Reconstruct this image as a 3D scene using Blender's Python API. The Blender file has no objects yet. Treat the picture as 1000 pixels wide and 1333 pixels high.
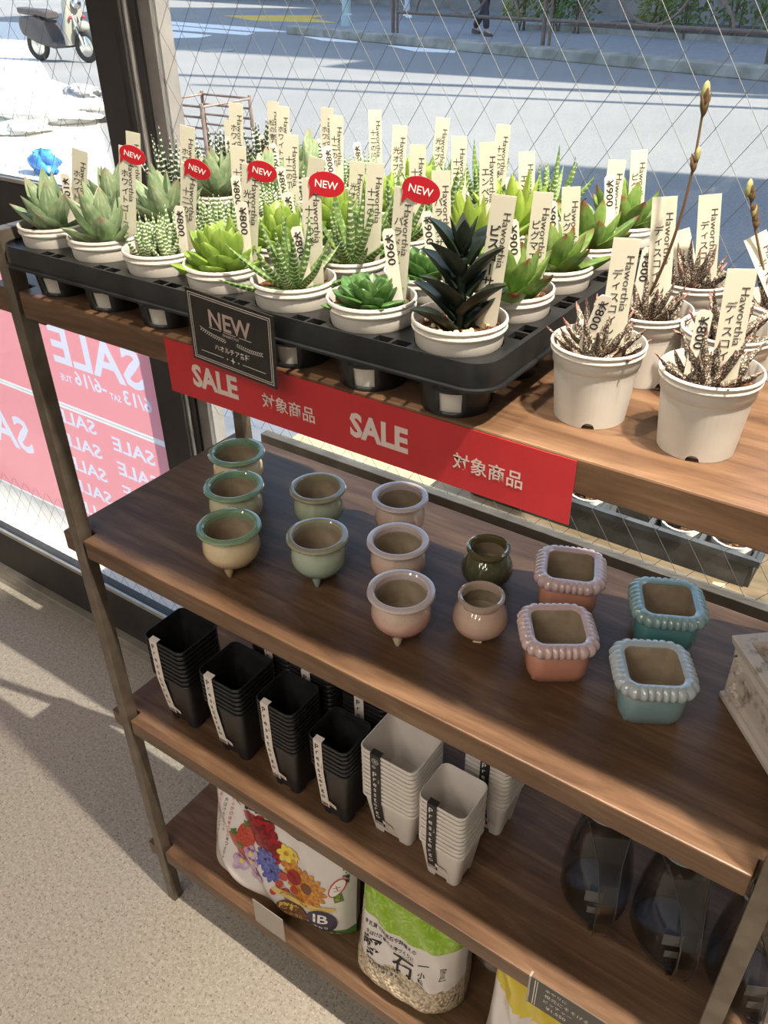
import bpy, bmesh, math, random
from mathutils import Vector, Matrix
from math import sin, cos, pi, radians as RAD
random.seed(7)
scene = bpy.context.scene
COL = scene.collection
V = Vector

# ------------------------------------------------------------------ camera
yaw, pit, rol = -0.61501, 0.58721, -0.01365
FPX = 1078.62
CAM = V((0.88963, -0.50381, 1.47881))
fw = V((sin(yaw)*cos(pit), cos(yaw)*cos(pit), -sin(pit)))
rt = V((cos(yaw), -sin(yaw), 0)); up = rt.cross(fw)
rt, up = cos(rol)*rt + sin(rol)*up, -sin(rol)*rt + cos(rol)*up
cam = bpy.data.cameras.new('camera'); camo = bpy.data.objects.new('camera', cam); COL.objects.link(camo)
cam.sensor_fit = 'VERTICAL'; cam.sensor_height = 36; cam.lens = FPX/1333*36; cam.clip_start = .01; cam.clip_end = 300
m3 = Matrix((rt, up, -fw)).transposed(); M4 = m3.to_4x4(); M4.translation = CAM; camo.matrix_world = M4
scene.camera = camo

def P(px, py, z=None, y=None):
    """where the sight line of a photograph pixel meets a level (z) or a wall plane (y)"""
    d = fw + (px-500)/FPX*rt - (py-666.5)/FPX*up
    t = (z-CAM.z)/d.z if z is not None else (y-CAM.y)/d.y
    return CAM + d*t

# ------------------------------------------------------------------ mesh helpers
class MB:
    def __init__(s): s.v=[]; s.f=[]; s.m=[]; s.sm=[]; s.uv=[]
    def add(s, vs, fs, mat=0, smooth=False, uvs=None):
        o=len(s.v); s.v += [tuple(a) for a in vs]
        s.uv += list(uvs) if uvs else [(0,0)]*len(vs)
        for f in fs: s.f.append([i+o for i in f]); s.m.append(mat); s.sm.append(smooth)
        return s
    def box(s, x0,x1,y0,y1,z0,z1, mat=0, M=None):
        vs=[V((x,y,z)) for x in(x0,x1) for y in(y0,y1) for z in(z0,z1)]
        if M: vs=[M@a for a in vs]
        return s.add(vs,[(0,1,3,2),(4,6,7,5),(0,4,5,1),(2,3,7,6),(0,2,6,4),(1,5,7,3)],mat)
    def rings(s, R, mat=0, smooth=True, cap=(True,True), closed=True, uvs=None):
        n=len(R[0]); vs=[p for r in R for p in r]; fs=[]
        for a in range(len(R)-1):
            for b in range(n if closed else n-1):
                c=(b+1)%n; fs.append((a*n+b,a*n+c,(a+1)*n+c,(a+1)*n+b))
        if cap[0]: fs.append(tuple(reversed(range(n))))
        if cap[1]: fs.append(tuple((len(R)-1)*n+i for i in range(n)))
        return s.add(vs,fs,mat,smooth,uvs)
    def lathe(s, prof, n=32, c=(0,0,0), mat=0, cap=(True,True), M=None):
        R=[]
        for r,z in prof:
            q=[V((c[0]+r*cos(2*pi*k/n),c[1]+r*sin(2*pi*k/n),c[2]+z)) for k in range(n)]
            R.append([M@a for a in q] if M else q)
        return s.rings(R,mat,True,cap)
    def tube(s, pts, r, n=8, mat=0, closed=False):
        pts=[V(p) for p in pts]; R=[]; N=len(pts)
        t0=(pts[1]-pts[0]).normalized(); a=t0.orthogonal().normalized()
        for i,p in enumerate(pts):
            if closed: t=(pts[(i+1)%N]-pts[i-1]).normalized()
            else: t=(pts[min(i+1,N-1)]-pts[max(i-1,0)]).normalized()
            a=(a-t*a.dot(t)).normalized(); b=t.cross(a); rr=r[i] if isinstance(r,(list,tuple)) else r
            R.append([p+rr*(cos(2*pi*k/n)*a+sin(2*pi*k/n)*b) for k in range(n)])
        if closed: R.append(R[0])
        return s.rings(R,mat,True,(not closed,not closed))
    def ball(s, c, r, n=10, mat=0, M=None):
        rx,ry,rz = r if isinstance(r,(list,tuple)) else (r,r,r); R=[]
        for i in range(n+1):
            a=-pi/2+pi*i/n; q=[V((max(cos(a),.01)*rx*cos(2*pi*k/(n*2)),max(cos(a),.01)*ry*sin(2*pi*k/(n*2)),sin(a)*rz)) for k in range(n*2)]
            R.append([(M@p if M else p)+V(c) for p in q])
        return s.rings(R,mat)
    def poly(s, pts, mat=0): return s.add(pts,[tuple(range(len(pts)))],mat)
    def text(s, body, c, ux, uy, h=None, w=None, mat=0, bold=0., align='C', fn=None, em=None):
        vs,fs,bb=textgeo(body,bold); bw,bh=bb[2]-bb[0],bb[3]-bb[1]
        k = em if em else (h/bh if h else w/bw)
        if h and w: kx=w/bw
        else: kx=k
        ux=V(ux).normalized(); uy=V(uy).normalized(); c=V(c); out=[]
        for x,y in vs:
            X=(x-(bb[0]+bb[2])/2)*kx; Y=(y-(bb[1]+bb[3])/2)*k
            if align=='L': X+=bw*kx/2
            p=c+ux*X+uy*Y; out.append(fn(p) if fn else p)
        return s.add(out,fs,mat)
    def build(s, name, mats, parent=None, bevel=0, loc=None, rot=None, sharp=35, solid=0, weld=False):
        me=bpy.data.meshes.new(name); me.from_pydata(s.v,[],s.f)
        for m in (mats if isinstance(mats,(list,tuple)) else [mats]): me.materials.append(m)
        me.polygons.foreach_set('material_index',s.m); me.polygons.foreach_set('use_smooth',s.sm)
        uvl=me.uv_layers.new(name='UVMap'); d=[0.]*(2*len(me.loops))
        for i,l in enumerate(me.loops): d[2*i],d[2*i+1]=s.uv[l.vertex_index]
        uvl.data.foreach_set('uv',d); me.validate(); me.update()
        if weld:
            bm=bmesh.new(); bm.from_mesh(me); bmesh.ops.remove_doubles(bm,verts=bm.verts,dist=1e-5); bm.to_mesh(me); bm.free()
        if any(s.sm): me.set_sharp_from_angle(angle=RAD(sharp))
        o=bpy.data.objects.new(name,me); COL.objects.link(o)
        if parent: o.parent=parent
        if loc is not None: o.location=loc
        if rot is not None: o.rotation_euler=rot
        if solid: md=o.modifiers.new('thickness','SOLIDIFY'); md.thickness=solid; md.offset=-1
        if bevel: md=o.modifiers.new('edge','BEVEL'); md.width=bevel; md.segments=2; md.limit_method='ANGLE'; md.angle_limit=RAD(50)
        return o

_tc={}
def textgeo(body,bold=0.):
    k=(body,bold)
    if k not in _tc:
        c=bpy.data.curves.new('t','FONT'); c.body=body; c.resolution_u=2; c.offset=bold
        o=bpy.data.objects.new('t',c); COL.objects.link(o); bpy.context.view_layer.update()
        me=bpy.data.meshes.new_from_object(o.evaluated_get(bpy.context.evaluated_depsgraph_get()))
        vs=[(v.co.x,v.co.y) for v in me.vertices]; fs=[tuple(p.vertices) for p in me.polygons]
        bpy.data.objects.remove(o); bpy.data.curves.remove(c); bpy.data.meshes.remove(me)
        xs=[a for a,_ in vs] or [0,1]; ys=[b for _,b in vs] or [0,1]
        _tc[k]=(vs,fs,(min(xs),min(ys),max(xs),max(ys)))
    return _tc[k]

def boolean_cut(o, cutter_mb, solver='EXACT'):
    """cut the cutter's shapes out of o and keep the result as o's own mesh"""
    c=cutter_mb.build('cutter',o.data.materials[0]); md=o.modifiers.new('cut','BOOLEAN'); md.object=c; md.operation='DIFFERENCE'; md.solver=solver; md.use_self=True; c.parent=o.parent
    bpy.context.view_layer.update()
    me=bpy.data.meshes.new_from_object(o.evaluated_get(bpy.context.evaluated_depsgraph_get()))
    old=o.data; o.modifiers.clear(); o.data=me; me.name=old.name
    bpy.data.objects.remove(c); bpy.data.meshes.remove(old); return o

def thing(name,label,cat,loc=(0,0,0),rz=0,group=None,rot=None):
    o=bpy.data.objects.new(name,None); COL.objects.link(o); o.location=loc; o.rotation_euler=rot or (0,0,rz); o.empty_display_size=.02
    return tag(o,label,cat,group)
def tag(o,label,cat,group=None):
    o['label']=label; o['category']=cat
    if group: o['group']=group
    return o
def struct(o): o['kind']='structure'; return o
def copy_tree(src,label,loc,rot=None,group=None):
    r=src.copy(); COL.objects.link(r); r.location=loc; r['label']=label
    if rot is not None: r.rotation_euler=rot
    if group: r['group']=group
    for ch in src.children:
        c=ch.copy(); COL.objects.link(c); c.parent=r
        for g in ch.children: d=g.copy(); COL.objects.link(d); d.parent=c
    return r
def rrect(w,d,r,n=5,cx=0,cy=0):
    out=[]
    for sx,sy,a0 in ((1,1,0),(-1,1,pi/2),(-1,-1,pi),(1,-1,3*pi/2)):
        for k in range(n+1):
            a=a0+pi/2*k/n; out.append((cx+sx*(w/2-r)+r*cos(a),cy+sy*(d/2-r)+r*sin(a)))
    return out
def lerp(a,b,t): return a+(b-a)*t

# ------------------------------------------------------------------ materials
class NT:
    def __init__(s,m): s.nt=m.node_tree; s.l=s.nt.links
    def n(s,t,**kw):
        o=s.nt.nodes.new(t)
        for k,v in kw.items():
            if k in o.inputs: s.set(o.inputs[k],v)
            else: setattr(o,k,v)
        return o
    def set(s,i,v):
        if hasattr(v,'is_output'): s.l.new(v,i)
        else: i.default_value=v
    def math(s,op,a,b=0,c=None):
        o=s.nt.nodes.new('ShaderNodeMath'); o.operation=op; s.set(o.inputs[0],a); s.set(o.inputs[1],b)
        if c is not None: s.set(o.inputs[2],c)
        return o.outputs[0]
    def ramp(s,f,stops,interp='LINEAR'):
        o=s.nt.nodes.new('ShaderNodeValToRGB'); e=o.color_ramp; e.interpolation=interp
        while len(e.elements)<len(stops): e.elements.new(.5)
        for el,(p,c) in zip(e.elements,stops): el.position=p; el.color=(*c,1)
        s.set(o.inputs[0],f); return o.outputs[0]
    def mix(s,f,a,b):
        o=s.nt.nodes.new('ShaderNodeMix'); o.data_type='RGBA'
        s.set(o.inputs[0],f)
        for i,v in ((6,a),(7,b)):
            s.set(o.inputs[i], v if hasattr(v,'is_output') else (*v,1))
        return o.outputs[2]
    def coord(s,kind='Object',scale=(1,1,1)):
        t=s.nt.nodes.new('ShaderNodeTexCoord'); mp=s.nt.nodes.new('ShaderNodeMapping'); mp.inputs['Scale'].default_value=scale
        s.l.new(t.outputs[kind],mp.inputs[0]); return mp.outputs[0]
    def noise(s,vec,scale,detail=4,rough=.5,dist=0):
        o=s.nt.nodes.new('ShaderNodeTexNoise'); s.l.new(vec,o.inputs['Vector']); o.inputs['Scale'].default_value=scale; o.inputs['Detail'].default_value=detail; o.inputs['Roughness'].default_value=rough; o.inputs['Distortion'].default_value=dist
        return o.outputs[0]
def pm(name,col,rough=.5,metal=0,spec=.5,coat=0,trans=0,ior=1.45,transl=0,tcol=None,emit=None,build=None,bump=None):
    m=bpy.data.materials.new(name); m.use_nodes=True; t=NT(m); b=m.node_tree.nodes['Principled BSDF']; out=m.node_tree.nodes['Material Output']
    c=col
    if build: c=build(t)
    if hasattr(c,'is_output'): t.l.new(c,b.inputs['Base Color'])
    else: b.inputs['Base Color'].default_value=(*c,1)
    b.inputs['Roughness'].default_value=rough; b.inputs['Metallic'].default_value=metal; b.inputs['Specular IOR Level'].default_value=spec
    b.inputs['Coat Weight'].default_value=coat; b.inputs['Coat Roughness'].default_value=.08; b.inputs['Transmission Weight'].default_value=trans; b.inputs['IOR'].default_value=ior
    if bump:
        v,st,di=bump(t); bp=t.n('ShaderNodeBump',Strength=st,Distance=di); t.l.new(v,bp.inputs['Height']); t.l.new(bp.outputs[0],b.inputs['Normal'])
    if transl:
        tr=t.n('ShaderNodeBsdfTranslucent')
        src=tcol if tcol is not None else c
        if hasattr(src,'is_output'): t.l.new(src,tr.inputs[0])
        else: tr.inputs[0].default_value=(*src,1)
        mx=t.n('ShaderNodeMixShader'); mx.inputs[0].default_value=transl
        t.l.new(b.outputs[0],mx.inputs[1]); t.l.new(tr.outputs[0],mx.inputs[2]); t.l.new(mx.outputs[0],out.inputs[0])
    return m
def nbump(scale,st=.3,di=.002,detail=4,cs=(1,1,1)):
    return lambda t:(t.noise(t.coord('Object',cs),scale,detail),st,di)
def nvar(a,b,scale,cs=(1,1,1),lo=.35,hi=.65,detail=4,kind='Object'):
    return lambda t:t.ramp(t.noise(t.coord(kind,cs),scale,detail),[(lo,a),(hi,b)])

def wood(t,dark=(.070,.036,.019),mid=(.122,.068,.037),light=(.195,.118,.068)):
    v=t.coord('Object',(1,7,7)); n=t.noise(v,6,6,.6,.6); g=t.noise(t.coord('Object',(2,90,60)),4,5,.7,.3)
    c=t.ramp(n,[(.3,dark),(.5,mid),(.72,light)]); k=t.ramp(g,[(.3,(.62,.6,.58)),(.6,(1.1,1.1,1.1))])
    o=t.nt.nodes.new('ShaderNodeMix'); o.data_type='RGBA'; o.blend_type='MULTIPLY'; o.inputs[0].default_value=.55; t.l.new(c,o.inputs[6]); t.l.new(k,o.inputs[7]); 
    # board joints along the length
    w=t.n('ShaderNodeSeparateXYZ'); t.l.new(t.coord('Object'),w.inputs[0])
    fr=t.math('FRACT',t.math('ADD',t.math('MULTIPLY',w.outputs[1],11.9),.35)); ln=t.math('LESS_THAN',fr,.012)
    return t.mix(t.math('MULTIPLY',ln,.45),o.outputs[2],(.06,.025,.012))
M={}
M['wood']=pm('stained_wood',None,.38,spec=.4,build=wood,bump=lambda t:(t.noise(t.coord('Object',(2,90,60)),4,5,.7,.3),.12,.001))
M['steel']=pm('bronze_painted_steel',None,.42,.55,build=nvar((.13,.105,.08),(.20,.165,.13),30))
M['black']=pm('black_plastic',None,.42,build=nvar((.012,.012,.013),(.022,.022,.023),60))
M['tray']=pm('tray_plastic',None,.33,build=nvar((.007,.0075,.008),(.014,.015,.016),40),bump=nbump(300,.1,.0005))
M['pot']=pm('grey_pot_plastic',None,.45,build=nvar((.60,.57,.51),(.66,.63,.57),40),transl=.08)
M['wpot']=pm('white_pot_plastic',None,.4,build=nvar((.58,.555,.50),(.63,.605,.55),30),transl=.1)
M['wpot2']=pm('white_square_pot_plastic',None,.4,build=nvar((.82,.76,.70),(.87,.81,.75),30),transl=.2)
M['soil']=pm('soil',None,.95,spec=.1,build=lambda t:t.ramp(t.noise(t.coord('Object'),260,3,.7),[(.35,(.012,.007,.005)),(.5,(.06,.028,.014)),(.62,(.22,.10,.05)),(.75,(.35,.22,.12))]),bump=nbump(240,.9,.003))
M['pebble']=pm('pumice_grain',None,.9,build=nvar((.55,.40,.22),(.75,.62,.40),200))
M['label']=pm('plant_label_plastic',(.72,.70,.58),.4,transl=.3,tcol=(.85,.83,.72))
M['price']=pm('price_tag_plastic',(.80,.77,.68),.35,transl=.25,tcol=(.85,.82,.72))
M['ink']=pm('black_ink',(.02,.018,.016),.6)
M['ink2']=pm('grey_ink',(.05,.045,.04),.6)
M['red']=pm('red_card',None,.3,build=nvar((.42,.010,.020),(.46,.013,.024),20),coat=.3)
M['white']=pm('white_print',(.82,.78,.76),.4)
M['bannerred']=pm('banner_red_film',None,.28,build=nvar((.43,.022,.028),(.48,.028,.034),12),coat=.25)
M['bannertext']=pm('banner_grey_print',(.62,.50,.46),.35)
M['card']=pm('blackboard_card',None,.35,build=nvar((.016,.014,.013),(.026,.022,.020),50),coat=.2)
M['cardprint']=pm('card_cream_print',(.72,.66,.60),.5)
M['cardpink']=pm('card_rose_print',(.50,.37,.33),.5)
def clearm(name,col,fac,rough=.05):
    m=bpy.data.materials.new(name); m.use_nodes=True; t=NT(m); nt=m.node_tree; nt.nodes.remove(nt.nodes['Principled BSDF'])
    tr=t.n('ShaderNodeBsdfTransparent'); tr.inputs[0].default_value=(*col,1); g=t.n('ShaderNodeBsdfGlossy'); g.inputs['Roughness'].default_value=rough
    fr=t.n('ShaderNodeLayerWeight'); fr.inputs[0].default_value=.5; mx=t.n('ShaderNodeMixShader'); t.l.new(t.math('MULTIPLY',t.math('ADD',.04,t.math('MULTIPLY',t.math('POWER',fr.outputs[1],4),.7)),fac),mx.inputs[0]); t.l.new(tr.outputs[0],mx.inputs[1]); t.l.new(g.outputs[0],mx.inputs[2]); t.l.new(mx.outputs[0],nt.nodes['Material Output'].inputs[0]); return m
M['glass']=clearm('window_glass',(.95,.97,.97),.9,.01)
M['sleeve']=clearm('clear_sleeve',(.95,.95,.95),.3,.08)
M['smoke']=clearm('smoked_clear_plastic',(.81,.81,.80),1.2,.05)
M['frost']=pm('frosted_holder',(.55,.5,.44),.25,trans=.5)
M['wire']=pm('glass_wire',(.075,.075,.075),.5,.2)
M['frame']=pm('dark_window_frame',None,.5,.2,build=nvar((.028,.026,.026),(.045,.041,.04),8))
M['alu']=pm('aluminium_rail',None,.35,.6,build=nvar((.42,.40,.36),(.52,.49,.44),30))
M['railgrey']=pm('weathered_rail',None,.55,.3,build=nvar((.17,.15,.125),(.25,.225,.19),20)); M['greyframe']=pm('grey_frame',None,.5,.3,build=nvar((.16,.15,.145),(.24,.225,.215),14))
def speck(t):
    o=t.coord('Object'); a=t.noise(o,120,3,.6); base=t.ramp(a,[(.30,(.275,.25,.205)),(.5,(.325,.297,.25)),(.70,(.385,.358,.31))])
    for sc,th,col,k in ((210,.345,(.13,.10,.07),.75),(150,.33,(.20,.17,.13),.8),(260,.35,(.50,.46,.41),.7)):
        n=t.noise(t.coord('Object',(1,1.0,1+sc*.001)),sc,1,.4); base=t.mix(t.math('MULTIPLY',t.ramp(n,[(th-.03,(1,1,1)),(th+.02,(0,0,0))]),k),base,col)
    return base
M['floor']=pm('speckled_vinyl',None,.5,build=speck)
M['wallp']=pm('plain_wall',None,.8,build=nvar((.60,.57,.52),(.64,.61,.56),3))
M['darkwall']=pm('dark_sill_wall',None,.7,build=nvar((.045,.035,.03),(.065,.05,.042),6))
M['ceil']=pm('ceiling_board',None,.9,build=nvar((.75,.74,.72),(.8,.79,.77),4))

# leaf materials use the leaf's own u (across) and v (along)
def leafmat(name,base,dark,tip=None,tipat=.85,bands=0,bandcol=(.85,.88,.78),stripes=0,stripecol=None,thr=.55,transl=.3,rough=.38,speck=0,spcol=(.6,.55,.45),tcol=None,coat=0,under=0):
    def b(t):
        uv=t.n('ShaderNodeUVMap'); s=t.n('ShaderNodeSeparateXYZ'); t.l.new(uv.outputs[0],s.inputs[0]); u,v=s.outputs[0],s.outputs[1]
        ob=t.coord('Object')
        c=t.mix(t.ramp(t.noise(ob,90,3),[(.35,(0,0,0)),(.65,(1,1,1))]),dark,base)
        if stripes:
            w=t.math('SINE',t.math('MULTIPLY',u,stripes*2*pi)); w=t.math('MULTIPLY',t.math('GREATER_THAN',w,.35),t.math('GREATER_THAN',v,.12))
            n=t.ramp(t.noise(ob,140,3),[(.4,(0,0,0)),(.65,(1,1,1))]); c=t.mix(t.math('MULTIPLY',t.math('MULTIPLY',w,n),.7),c,stripecol)
        if bands:
            n=t.noise(ob,420,2); ph=t.math('ADD',t.math('MULTIPLY',v,bands*2*pi),t.math('MULTIPLY',n,5.0))
            w=t.math('GREATER_THAN',t.math('SINE',ph),thr)
            if under: w=t.math('MULTIPLY',w,t.math('MAXIMUM',t.math('GREATER_THAN',u,1.2),under))
            n2=t.math('GREATER_THAN',t.noise(ob,500,1),.36)
            c=t.mix(t.math('MULTIPLY',t.math('MULTIPLY',w,n2),.95),c,bandcol)
        if speck:
            n=t.noise(ob,speck,2,.6); c=t.mix(t.ramp(n,[(.53,(0,0,0)),(.6,(1,1,1))]),c,spcol)
        if tip: c=t.mix(t.ramp(t.math('ADD',v,t.math('MULTIPLY',t.math('SUBTRACT',t.noise(ob,45,2),.5),.5)),[(tipat-.2,(0,0,0)),(tipat+.1,(1,1,1))]),c,tip)
        return c
    return pm(name,None,rough,build=b,transl=transl,coat=coat)
L={}
L['G']=leafmat('pale_ghost_leaf',(.32,.42,.24),(.20,.31,.16),tip=(.36,.30,.20),tipat=1.08,stripes=4,stripecol=(.56,.62,.44),transl=.22,rough=.45)
L['Z']=leafmat('small_zebra_leaf',(.17,.30,.08),(.09,.19,.05),bands=9,thr=.25,bandcol=(.86,.90,.74),transl=.25)
L['B']=leafmat('large_zebra_leaf',(.20,.33,.08),(.09,.19,.05),bands=13,thr=.5,bandcol=(.78,.82,.66),transl=.38,under=.25)
L['D']=leafmat('dark_zebra_leaf',(.05,.085,.045),(.025,.045,.025),bands=11,thr=.6,bandcol=(.74,.75,.67),transl=.1)
L['R']=leafmat('fresh_green_leaf',(.33,.46,.09),(.22,.36,.06),stripes=3,stripecol=(.16,.26,.06),transl=.38,tcol=None)
L['P']=leafmat('deep_green_leaf',(.08,.19,.045),(.05,.125,.03),stripes=3,stripecol=(.22,.34,.14),transl=.18,rough=.3)
L['K']=leafmat('blackish_green_leaf',(.010,.020,.010),(.006,.012,.007),transl=.03,rough=.45)
L['L']=leafmat('lime_leaf',(.40,.50,.10),(.29,.42,.07),stripes=2,stripecol=(.22,.36,.06),transl=.4)
L['Y']=leafmat('red_tipped_leaf',(.22,.33,.08),(.12,.23,.05),tip=(.22,.06,.04),tipat=1.06,stripes=2,stripecol=(.27,.38,.14),transl=.3)
L['X']=leafmat('rough_brown_leaf',(.085,.062,.045),(.035,.030,.024),speck=800,spcol=(.58,.50,.40),tip=(.28,.12,.10),tipat=1.0,transl=.08,rough=.7)
M['stalk']=pm('flower_stalk',None,.6,build=nvar((.16,.085,.05),(.10,.07,.03),60))
M['bud']=pm('flower_bud',None,.6,build=nvar((.22,.24,.09),(.34,.30,.14),300))

# ------------------------------------------------------------------ levels of the rack
Z1,Z2,Z3,Z4 = 1.1788,.8405,.4944,.1533
TH=.030; DEP=.3375
XL,XR=.0210,.9080     # left edges of the two front posts
# ================================================================== ROOM
mb=MB().box(-2.6,4.2,-4.2,.50,-.03,0); struct(mb.build('floor',M['floor']))
mb=MB().box(-2.6,4.2,-4.2,.62,2.75,2.80); struct(mb.build('ceiling',M['ceil']))
mb=MB().box(-2.65,-2.6,-4.2,.62,0,2.75); struct(mb.build('wall_left',M['wallp']))
mb=MB().box(4.2,4.25,-4.2,.62,0,2.75); struct(mb.build('wall_right',M['wallp']))
mb=MB().box(-2.6,4.2,-4.25,-4.2,0,2.75); struct(mb.build('wall_front',M['wallp']))
WY=.449
# wall on the window side: low wall under the right pane, pier at both ends, header, and an unseen inner right pier added to block sun
mb=MB().box(-.03,3.2,.452,.474,0,.752).box(3.2,4.2,.452,.56,0,2.75).box(1.95,3.2,.474,.56,0,2.75).box(-2.6,-1.8,.44,.56,0,2.75).box(-1.8,3.2,.44,.56,2.62,2.75)
struct(mb.build('wall_back',M['darkwall']))
# left leaf of the shop front: frame + glass
w1=struct(thing('window_1',None,None,(0,WY,0))); del w1['label'], w1['category']
fm=MB().box(-.312,-.240,-.012,.03,0,2.62).box(-1.80,-1.72,-.012,.03,0,2.62).box(-1.72,-.312,-.008,.03,1.036,1.140).box(-1.72,-.312,-.008,.03,.018,.150).box(-1.72,-.312,-.008,.03,2.52,2.62)
struct(fm.build('window_frame',M['frame'],w1,bevel=.002))
fm=MB().box(-1.72,-.312,-.010,-.002,.150,.161).box(-1.72,-.312,-.010,-.002,1.140,1.147).box(-1.80,-.02,-.028,.06,0,.018).box(-1.80,-.02,-.040,-.028,0,.006)
struct(fm.build('glazing_bead',M['alu'],w1,bevel=.001))
fm=MB().box(-1.72,-.312,.009,.013,.15,1.04).box(-1.72,-.312,.009,.013,1.14,2.53); struct(fm.build('window_pane',M['glass'],w1))
# right pane with wire mesh
w2=struct(thing('window_2',None,None,(0,WY,0))); del w2['label'], w2['category']
fm=MB().box(-.240,-.231,-.018,.02,0,2.62).box(-.226,-.213,-.004,.04,0,2.62); struct(fm.build('window_track',M['frame'],w2))
fm=MB().box(-.231,-.226,-.012,.02,0,2.62).box(-.213,-.186,.002,.04,0,2.62); struct(fm.build('window_stile',M['greyframe'],w2,bevel=.001))
fm=MB().box(-.05,3.2,-.004,.015,.752,.775).box(-.05,-.04,-.004,.03,.10,.752).box(-.186,-.05,-.004,.03,.0,.10).box(-.186,3.2,-.004,.04,2.55,2.62); struct(fm.build('window_rail',M['railgrey'],w2,bevel=.001))
fm=MB().box(-.186,3.2,.008,.013,.775,2.55).box(-.186,-.05,.008,.013,.10,.775); struct(fm.build('window_pane',M['glass'],w2))
def wires(x0,x1,z0,z1,dx=.0455,dz=.0665,y=.0105):
    m=MB(); k=dz/dx
    for s in (1,-1):
        c=-60
        lo=(z0-(k*x1 if s>0 else -k*x0)); hi=(z1-(k*x0 if s>0 else -k*x1)); n0=math.floor(lo/dz); n1=math.ceil(hi/dz)
        for i in range(n0,n1+1):
            b=i*dz; pts=[]
            xa,xb=(z0-b)/(s*k),(z1-b)/(s*k)
            if xa>xb: xa,xb=xb,xa
            xa,xb=max(xa,x0),min(xb,x1)
            if xb-xa>.002: m.tube([(xa,y+.0003*s,s*k*xa+b),(xb,y+.0003*s,s*k*xb+b)],.00036,5)
    return m
struct(wires(-.186,2.2,.775,2.3).build('wire_mesh',M['wire'],w2))
struct(wires(-1.72,-.312,1.147,2.2).build('wire_mesh',M['wire'],w1))
struct(wires(-1.72,-.312,.161,.36).build('wire_mesh',M['wire'],w1))

# posters on the outside of the left glass, seen from behind
M['poster']=pm('poster_red_film',None,.35,build=nvar((.55,.08,.10),(.60,.10,.12),6),transl=.82,tcol=(.97,.40,.44))
M['posterwhite']=pm('poster_white_border',(.85,.85,.84),.4,transl=.8,tcol=(.95,.95,.95))
M['postertext']=pm('poster_lavender_print',(.55,.55,.66),.4,transl=.82,tcol=(.82,.82,.97))
def poster(x0,x1,z0,z1,label,txt):
    t=thing('sale_poster',label,'poster',((x0+x1)/2,WY+.0150,z0),group=None); w=(x1-x0)/2; h=z1-z0
    cu=bpy.data.curves.new('sheet','CURVE'); cu.dimensions='2D'; cu.fill_mode='BOTH'; cu.resolution_u=3
    sp=cu.splines.new('POLY'); sp.points.add(3); sp.use_cyclic_u=True
    for k,(a,b) in enumerate(((-w,0),(w,0),(w,h),(-w,h))): sp.points[k].co=(a,b,0,1)
    d=MB()
    for s,x,z,hh,ww in txt:
        bold=.022; cx0=x-(x0+x1)/2; cz0=z-z0
        vs,fs,bb=textgeo(s,bold); bw,bh=bb[2]-bb[0],bb[3]-bb[1]
        # outlines of the letters, from the filled faces' boundary
        cnt={}
        key=lambda q:(round(q[0],4),round(q[1],4))
        for f in fs:
            for a in range(len(f)):
                e=(key(vs[f[a]]),key(vs[f[(a+1)%len(f)]]))
                if (e[1],e[0]) in cnt: del cnt[(e[1],e[0])]
                else: cnt[e]=1
        nxt={a:b for a,b in cnt}
        while nxt:
            st,cur=nxt.popitem(); loop=[st]
            while cur!=st and cur in nxt: loop.append(cur); cur=nxt.pop(cur)
            if len(loop)<3: continue
            sp=cu.splines.new('POLY'); sp.points.add(len(loop)-1); sp.use_cyclic_u=True
            for k,(a,b) in enumerate(loop): sp.points[k].co=(cx0-(a-(bb[0]+bb[2])/2)*ww/bw,cz0+(b-(bb[1]+bb[3])/2)*hh/bh,0,1)
        d.text(s,(cx0,0,cz0),(-1,0,0),(0,0,1),h=hh,w=ww,bold=bold)
    so_=bpy.data.objects.new('sheet',cu); COL.objects.link(so_); bpy.context.view_layer.update()
    me=bpy.data.meshes.new_from_object(so_.evaluated_get(bpy.context.evaluated_depsgraph_get())); bpy.data.objects.remove(so_)
    p=MB().add([(v.co.x,0,v.co.y) for v in me.vertices],[tuple(f.vertices) for f in me.polygons])
    for a in ((-w-.006,-w,-.006,h+.006),(w,w+.006,-.006,h+.006),(-w,w,-.006,0),(-w,w,h,h+.006)): p.add([(a[0],0,a[2]),(a[1],0,a[2]),(a[1],0,a[3]),(a[0],0,a[3])],[(0,1,2,3)],1)
    p.build('sheet',[M['poster'],M['posterwhite']],t); d.build('print',M['postertext'],t)
poster(-.772,-.328,.660,.995,'red sale poster with dates, upper right of the four on the glass',
  [('SALE',-.520,.806,.090,.290),('6/13',-.408,.734,.034,.085),('SAT',-.478,.724,.016,.035),('-6/16',-.555,.738,.034,.105),('TUE',-.638,.728,.016,.04)])
rep=[]
for i in range(5):
    for j in range(2): rep.append(('SALE',-.455-.185*j,.603-.0625*i+.02*j,.036,.135))
poster(-.772,-.328,.330,.646,'red sale poster of repeated words, lower right of the four',rep)
poster(-1.228,-.784,.330,.646,'red sale poster with one large word, lower left of the four',[('SALE',-1.00,.515,.10,.30)])
poster(-1.228,-.784,.660,.995,'red sale poster hidden by the shelf end, upper left of the four',[('SALE',-1.01,.806,.088,.285)])

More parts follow.
